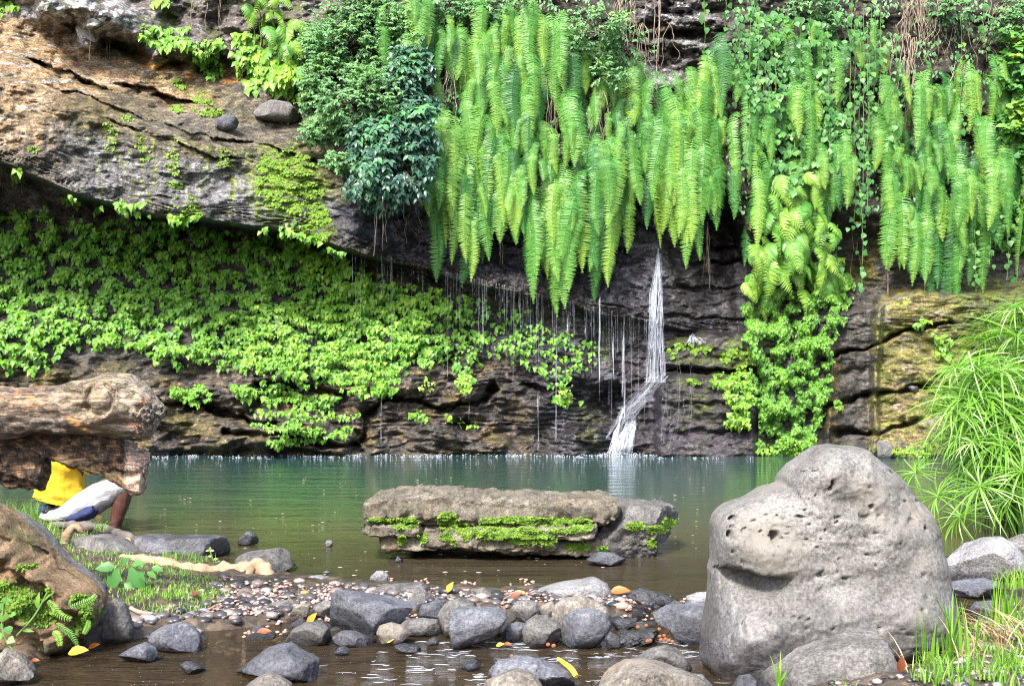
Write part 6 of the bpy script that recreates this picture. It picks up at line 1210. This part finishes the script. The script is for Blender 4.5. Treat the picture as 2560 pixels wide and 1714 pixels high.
A = pz[:, None]+D[None]*S_[:, None, None]*np.array([1.3, 1.2, .75])*(1+.25*fbm(D*1.5, 2, 3))[None, :, None]; mbg.add(A.reshape(-1, 3), (Fa[None]+(np.arange(k)*len(D))[:, None, None]).reshape(-1, 3), np.repeat(rng.random(k)**1.5, len(D)))
tag(link('gravel', mbg.me('gravel', M_GRAV)), 'dark wet gravel between the stones of the dam', 'gravel', kind='stuff')
mbs = MB(); n = 330; u = rng.uniform(380, 2200, n); v = rng.uniform(1180, 1440, n)**1.0; ok = (u > 380+0*v) & (n2(u, v, 200, 60, 2, 133) > -.15); u, v = u[ok], v[ok]; k = len(u); pz = W(u, v, .003); S_ = rng.uniform(.003, .007, k)*rng.choice([.6, 1, 1.6], k); D, Fa = ico(1)
A = pz[:, None]+D[None]*S_[:, None, None]*np.array([1.6, 1.3, .12]); mbs.add(A.reshape(-1, 3), (Fa[None]+(np.arange(k)*len(D))[:, None, None]).reshape(-1, 3), np.repeat(rng.uniform(.5, 1, k), len(D)))
tag(link('floating_specks', mbs.me('floating_specks', m_l)), 'pale specks and petals drifting on the pool', 'litter', kind='stuff')
lt = leaf_tpl([(.03, 0), (.22, .25), (.27, .5), (.16, .8), (.01, 1)], .35, .25)
def fleaf(label, k, x, y, L, tint, ang=0, up=.2, Y=None, grp='fallen leaves'):
    u, v = cr(k, [(x, y)])[0]; p = gpt(u, v) if Y is None else P(u, v, Y); p[2] = max(p[2], .0)+.012 if Y is None else p[2]
    b = MB(); b.add(*leaves(lt, np.zeros((1, 3)), np.array([[math.cos(R(ang)), -.3, up+math.sin(R(ang))]]), np.array([[.1, -.75, .8]]), np.array([L]), np.array([tint]))); o = link('fallen_leaf', b.me('fallen_leaf', M_LITTER)); o.location = p.tolist(); tag(o, label, 'leaf', grp)
for a_ in (('orange leaf lying behind the dark crusty rock of the dam', 4, 1425, 790, .085, .72, 5), ('brown-orange leaf standing among litter left of the brownish stone', 4, 520, 830, .06, .35, -40), ('orange-brown leaf upright in the litter at centre', 4, 585, 850, .06, .5, 30), ('yellow leaf in the litter by the tan-grey stone', 4, 620, 800, .05, .95, 0), ('orange curled leaf beside the mound of grey rock', 4, 60, 790, .05, .6, 60), ('big yellow leaf floating at lower left', 2, 570, 1300, .075, .97, 10), ('orange leaf floating beside the big yellow one', 2, 740, 1310, .045, .78, 20), ('dark red leaf on the gravel by the rootlets', 2, 1600, 850, .045, .2, 30), ('brown-red leaf on the bank beside the mossy boulder', 2, 850, 780, .04, .3, -10), ('brown curled leaf left of the slate-blue block', 3, 900, 1000, .06, .22, 55),
   ('orange leaf in the litter behind the slate-blue block', 3, 840, 800, .035, .6, 10), ('red-brown twig-like leaf in the litter', 3, 960, 730, .04, .15, -40), ('dark curled leaf on the litter left of the half-dome', 3, 470, 1070, .06, .12, 10), ('yellow leaf at the edge of the flat wet stone', 3, 1560, 1260, .035, .9, 30), ('orange leaf wet in the rapid at centre', 4, 470, 1290, .03, .75, 15), ('tan leaf wet in the rapid beside the orange one', 4, 530, 1275, .03, .6, 0), ('orange leaf floating by the person knee', 2, 800, 140, .05, .7, 0), ('yellow leaf caught on the grey branch', 2, 1040, 345, .05, .95, -30), ('orange leaf piece in the lower left corner water', 2, 90, 1530, .05, .65, 5), ('yellow leaf floating in the lower left shallows', 2, 1450, 1310, .035, .8, 5), ('pale pink leaf at the bank end in the litter', 3, 240, 930, .04, .5, -20), ('orange leaf on the bottom left brown rock', 2, 260, 1400, .03, .7, 0), ('orange leaf under the huge boulder at lower right', 5, 1255, 1365, .04, .8, 0), ('red-brown leaf among the grass at lower right', 5, 1220, 1510, .05, .3, 80), ('yellow leaf on the bank slab', 2, 730, 245, .03, .8, 0)):
    fleaf(*a_)
w_ = [([(985, 1320, 3.95), (1040, 1360, 3.93), (1100, 1410, 3.9), (1140, 1470, 3.88)], [.005, .008, .01, .009])]
mb = MB()
for pts, rad in w_:
    q = np.array([P(*cr(4, [(x, y)])[0], Y) for x, y, Y in pts]).reshape(-1, 3); cc = catmull(q, 20); mb.add(*tube(cc, np.interp(np.linspace(0, 1, 20), np.linspace(0, 1, 4), rad), 8), t=.93)
o = link('curled_leaf', mb.me('curled_leaf', M_LITTER, origin=q[0])); o.location = q[0].tolist(); tag(o, 'rolled yellow leaf sticking up from the rapid at the bottom centre', 'leaf')
M_BERRY = flatmat('orange_berry', (.34, .13, .06), .35)
Db, Fb = ico(3); BE = mesh('berry', Db, Fb, M_BERRY)
for k, (x, y) in enumerate(((1840, 1135), (1875, 1130), (1850, 1165), (1885, 1160), (1915, 1170), (1945, 1180), (1735, 1175), (1760, 1170), (1655, 1060), (2030, 1020), (1890, 1045), (1835, 1075), (2130, 985), (905, 1205), (950, 1215), (1725, 1045), (1600, 850), (1700, 858), (2150, 990), (600, 1300))):
    u, v = cr(4, [(x, y)])[0]; o = link('berry', BE); p = W(u, v, .05); o.location = p.tolist(); s = random.uniform(.006, .0085); o.scale = (s, s, s*.92)
    tag(o, 'round orange-brown fallen fruit lying on wet rock by the huge boulder' if x > 1300 else 'small round fallen fruit at the foot of the two-toned boulder', 'fruit', 'fallen fruits on the wet rocks')
# ---- the fall
m, nt, bs, out = newmat('falling_water'); bs.inputs['Base Color'].default_value = (.8, .86, 1, 1); bs.inputs['Roughness'].default_value = .25
tr = N(nt, 'ShaderNodeBsdfTransparent'); mx = N(nt, 'ShaderNodeMixShader'); at = N(nt, 'ShaderNodeAttribute', attribute_name='tint'); nt.links.new(at.outputs['Fac'], mx.inputs[0]); nt.links.new(tr.outputs[0], mx.inputs[1]); nt.links.new(bs.outputs[0], mx.inputs[2]); nt.links.new(mx.outputs[0], out.inputs[0]); M_FALL = m
def strand(mb, pts, r0, op, n=26, out_=.06, jit=3.0):
    pts = np.array(pts, float); q = catmull(np.c_[pts, pts[:, :1]*0], n)[:, :2]; q[:, 0] += np.convolve(rng.normal(0, jit, n+4), np.ones(5)/5, 'valid')*np.sin(np.linspace(0.2, 2.9, n))
    Y = cy(q[:, 0], q[:, 1]); Y = np.minimum.accumulate(Y-out_)*.7+.3*(Y-out_); Y = np.convolve(np.r_[Y[0], Y[0], Y, Y[-1], Y[-1]], np.ones(5)/5, 'valid')
    mb.add(*tube(P(q[:, 0], q[:, 1], Y), r0*rng.uniform(.5, 1.3)*(.6+.4*np.sin(np.linspace(0, 9, n)+rng.uniform(0, 6))), 4), t=np.clip(op*rng.uniform(.5, 1.1), 0, 1))
mb = MB(); rr = random.uniform
for k in range(95):
    a = rr(-1, 1); b = rr(0, 1); u0 = 1647+a*3; e = rr(640, 960) if k % 3 == 0 else 955; s = rr(618, 690) if k % 3 else rr(680, 850)
    cu = lambda v, a=a: 1647-ss(620, 760, v)*6+a*(5+11*ss(640, 760, v)+6*ss(800, 900, v))+ss(880, 960, v)*8*(a*.5)
    vs_ = np.linspace(s, max(e, s+40), 6); strand(mb, [(float(cu(x)), x) for x in vs_], rr(.0008, .0026), .36, jit=5)
for k in range(60):      # slanting down the ledges to the left
    x = rr(-26, 22); y = rr(-18, 16); strand(mb, [(1652+x, 935+rr(-6, 6)), (1636+x*.6, 960+y*.6), (1608+x*.6, 990+y), (1582+x*.7, 1020+y), (1564+x, 1055+rr(-6, 6)), (1552+x*1.5, 1095)][(0 if rr(0, 1) < .6 else 2):(6 if rr(0, 1) < .6 else 4)], rr(.001, .003), .32, jit=6)
for k in range(120):      # bright fan at the bottom
    x = rr(-1, 1); strand(mb, [(1580+x*12, 1048+rr(0, 26)), (1572+x*16, 1078), (1562+x*21, 1105), (1554+x*27, 1136)], rr(.001, .0034), .42, jit=6)
for k in range(16): strand(mb, [(1560+rr(-4, 4), 1020), (1550, 1050), (1540+rr(-8, 8), 1090), (1530+rr(-14, 10), 1136)], .004, .6, jit=3)
for k in range(16):
    x = rr(1660, 1730); strand(mb, [(x, rr(830, 1000)), (x+rr(-6, 6), rr(1010, 1040)), (x-rr(0, 30), rr(1050, 1130))], .0015, .15, jit=6)
o = tag(link('waterfall', mb.me('waterfall', M_FALL)), kind='structure'); o['label'] = 'thin white waterfall sliding down dark wet rock into the pool'
mb = MB()
for k in range(34): x = rr(-1, 1); strand(mb, [(1730+x*9, 846-rr(0, 24)*(1-abs(x))), (1735+x*14, 848+rr(-5, 5)), (1738+x*28, 858+rr(-6, 4))], .0025, .5, n=10, jit=1.5)
o = link('small_spout', mb.me('small_spout', M_FALL)); tag(o, kind='structure'); o['label'] = 'small white spout of water on the ledge right of the fall'
mb = MB(); 
for k in range(170):     # drips from the slab edge
    u = rr(860, 1640) if k % 3 else rr(1180, 1640); v = pl(SB, u)-8; L_ = rr(20, 120)*(1 if rr(0, 1) < .75 else 2.6)
    strand(mb, [(u, v), (u+rr(-1, 1), v+L_*.5), (u+rr(-1, 1), v+L_)], rr(.001, .0024), .24, n=9, out_=.16, jit=.6)
for u, v0, v1, w in ((1418, 770, 860, .007), (1499, 740, 960, .006), (1533, 800, 950, .005), (1560, 830, 1060, .004), (1556, 840, 1000, .004), (958, 640, 740, .003), (1208, 725, 860, .003), (1390, 860, 1110, .002), (1345, 970, 1130, .002), (953, 960, 1120, .002), (1172, 1000, 1050, .002), (1463, 780, 860, .003)):
    for q in range(5): strand(mb, [(u+rr(-3, 3), v0+rr(0, 20)), (u+rr(-2, 2), (v0+v1)/2), (u+rr(-2, 2), v1-rr(0, 30))], w*.5, .36, n=16, out_=.16, jit=1)
o = tag(link('trickles', mb.me('trickles', M_FALL)), kind='stuff'); o['label'] = 'many thin trickles dripping from the dark ledge over the leaves'; o['category'] = 'water drips'
# foam line where the drips meet the pool, and rapids with painted sky glints in the outlet
mb = MB(); D, Fa = ico(1); n = 2600; u = rng.uniform(360, 1900, n); dens = .1+.8*np.exp(-((u-1560)/70)**2)+.35*(n2(u, u*0, 60, 60, 3, 140) > -.1); ok = (rng.random(n) < dens) & ~((u > 1700) & (rng.random(n) < .7)); u = u[ok]; k = len(u)
Yw = cy(u, np.full(k, 1133.)); p = P(u, np.full(k, 1135.), Yw-rng.uniform(.0, .5, k)); p[:, 2] = rng.exponential(.006, k)*(1+1.6*np.exp(-((u-1560)/45)**2)); s = rng.uniform(.002, .006, k)
A = p[:, None]+D[None]*s[:, None, None]*np.array([1.6, 1, .8]); mb.add(A.reshape(-1, 3), (Fa[None]+(np.arange(k)*len(D))[:, None, None]).reshape(-1, 3), np.full(k*len(D), .5))
tag(link('splash_foam', mb.me('splash_foam', M_FALL)), 'line of white splashing droplets along the foot of the cliff', 'foam', kind='stuff')
mb = MB(); n = 300; u = np.concatenate([np.clip(rng.normal(1350, 260, n), 700, 1900), rng.uniform(1500, 1780, 160)]); v = np.concatenate([rng.uniform(1600, 1712, n), rng.uniform(1590, 1690, 160)]); ok = n2(u, v, 120, 30, 3, 141) > -.02; u, v = u[ok], v[ok]  # white streaks: foam, and sky glints on the ripples modelled as solid strips
for a_, b_ in zip(u, v):
    L_ = rr(10, 60); q = [(a_, b_), (a_+L_*.5, b_+rr(-2, 3)), (a_+L_, b_+rr(-3, 3))]; p = np.array([W(x, y, .001) for x, y in q]); cc = catmull(p, 8); rad = rr(.001, .0036)*np.sin(np.linspace(.1, 3.04, 8)); V, Fq = tube(cc, rad+.0003, 6); V[:, 2] = .001+(V[:, 2]-.001)*.35; mb.add(V, Fq, rr(.15, .55))
tag(link('rapid_foam_glints', mb.me('rapid_foam_glints', M_FALL)), 'white foam and painted sky glints on the quick outlet stream among the front rocks', 'foam', kind='stuff')
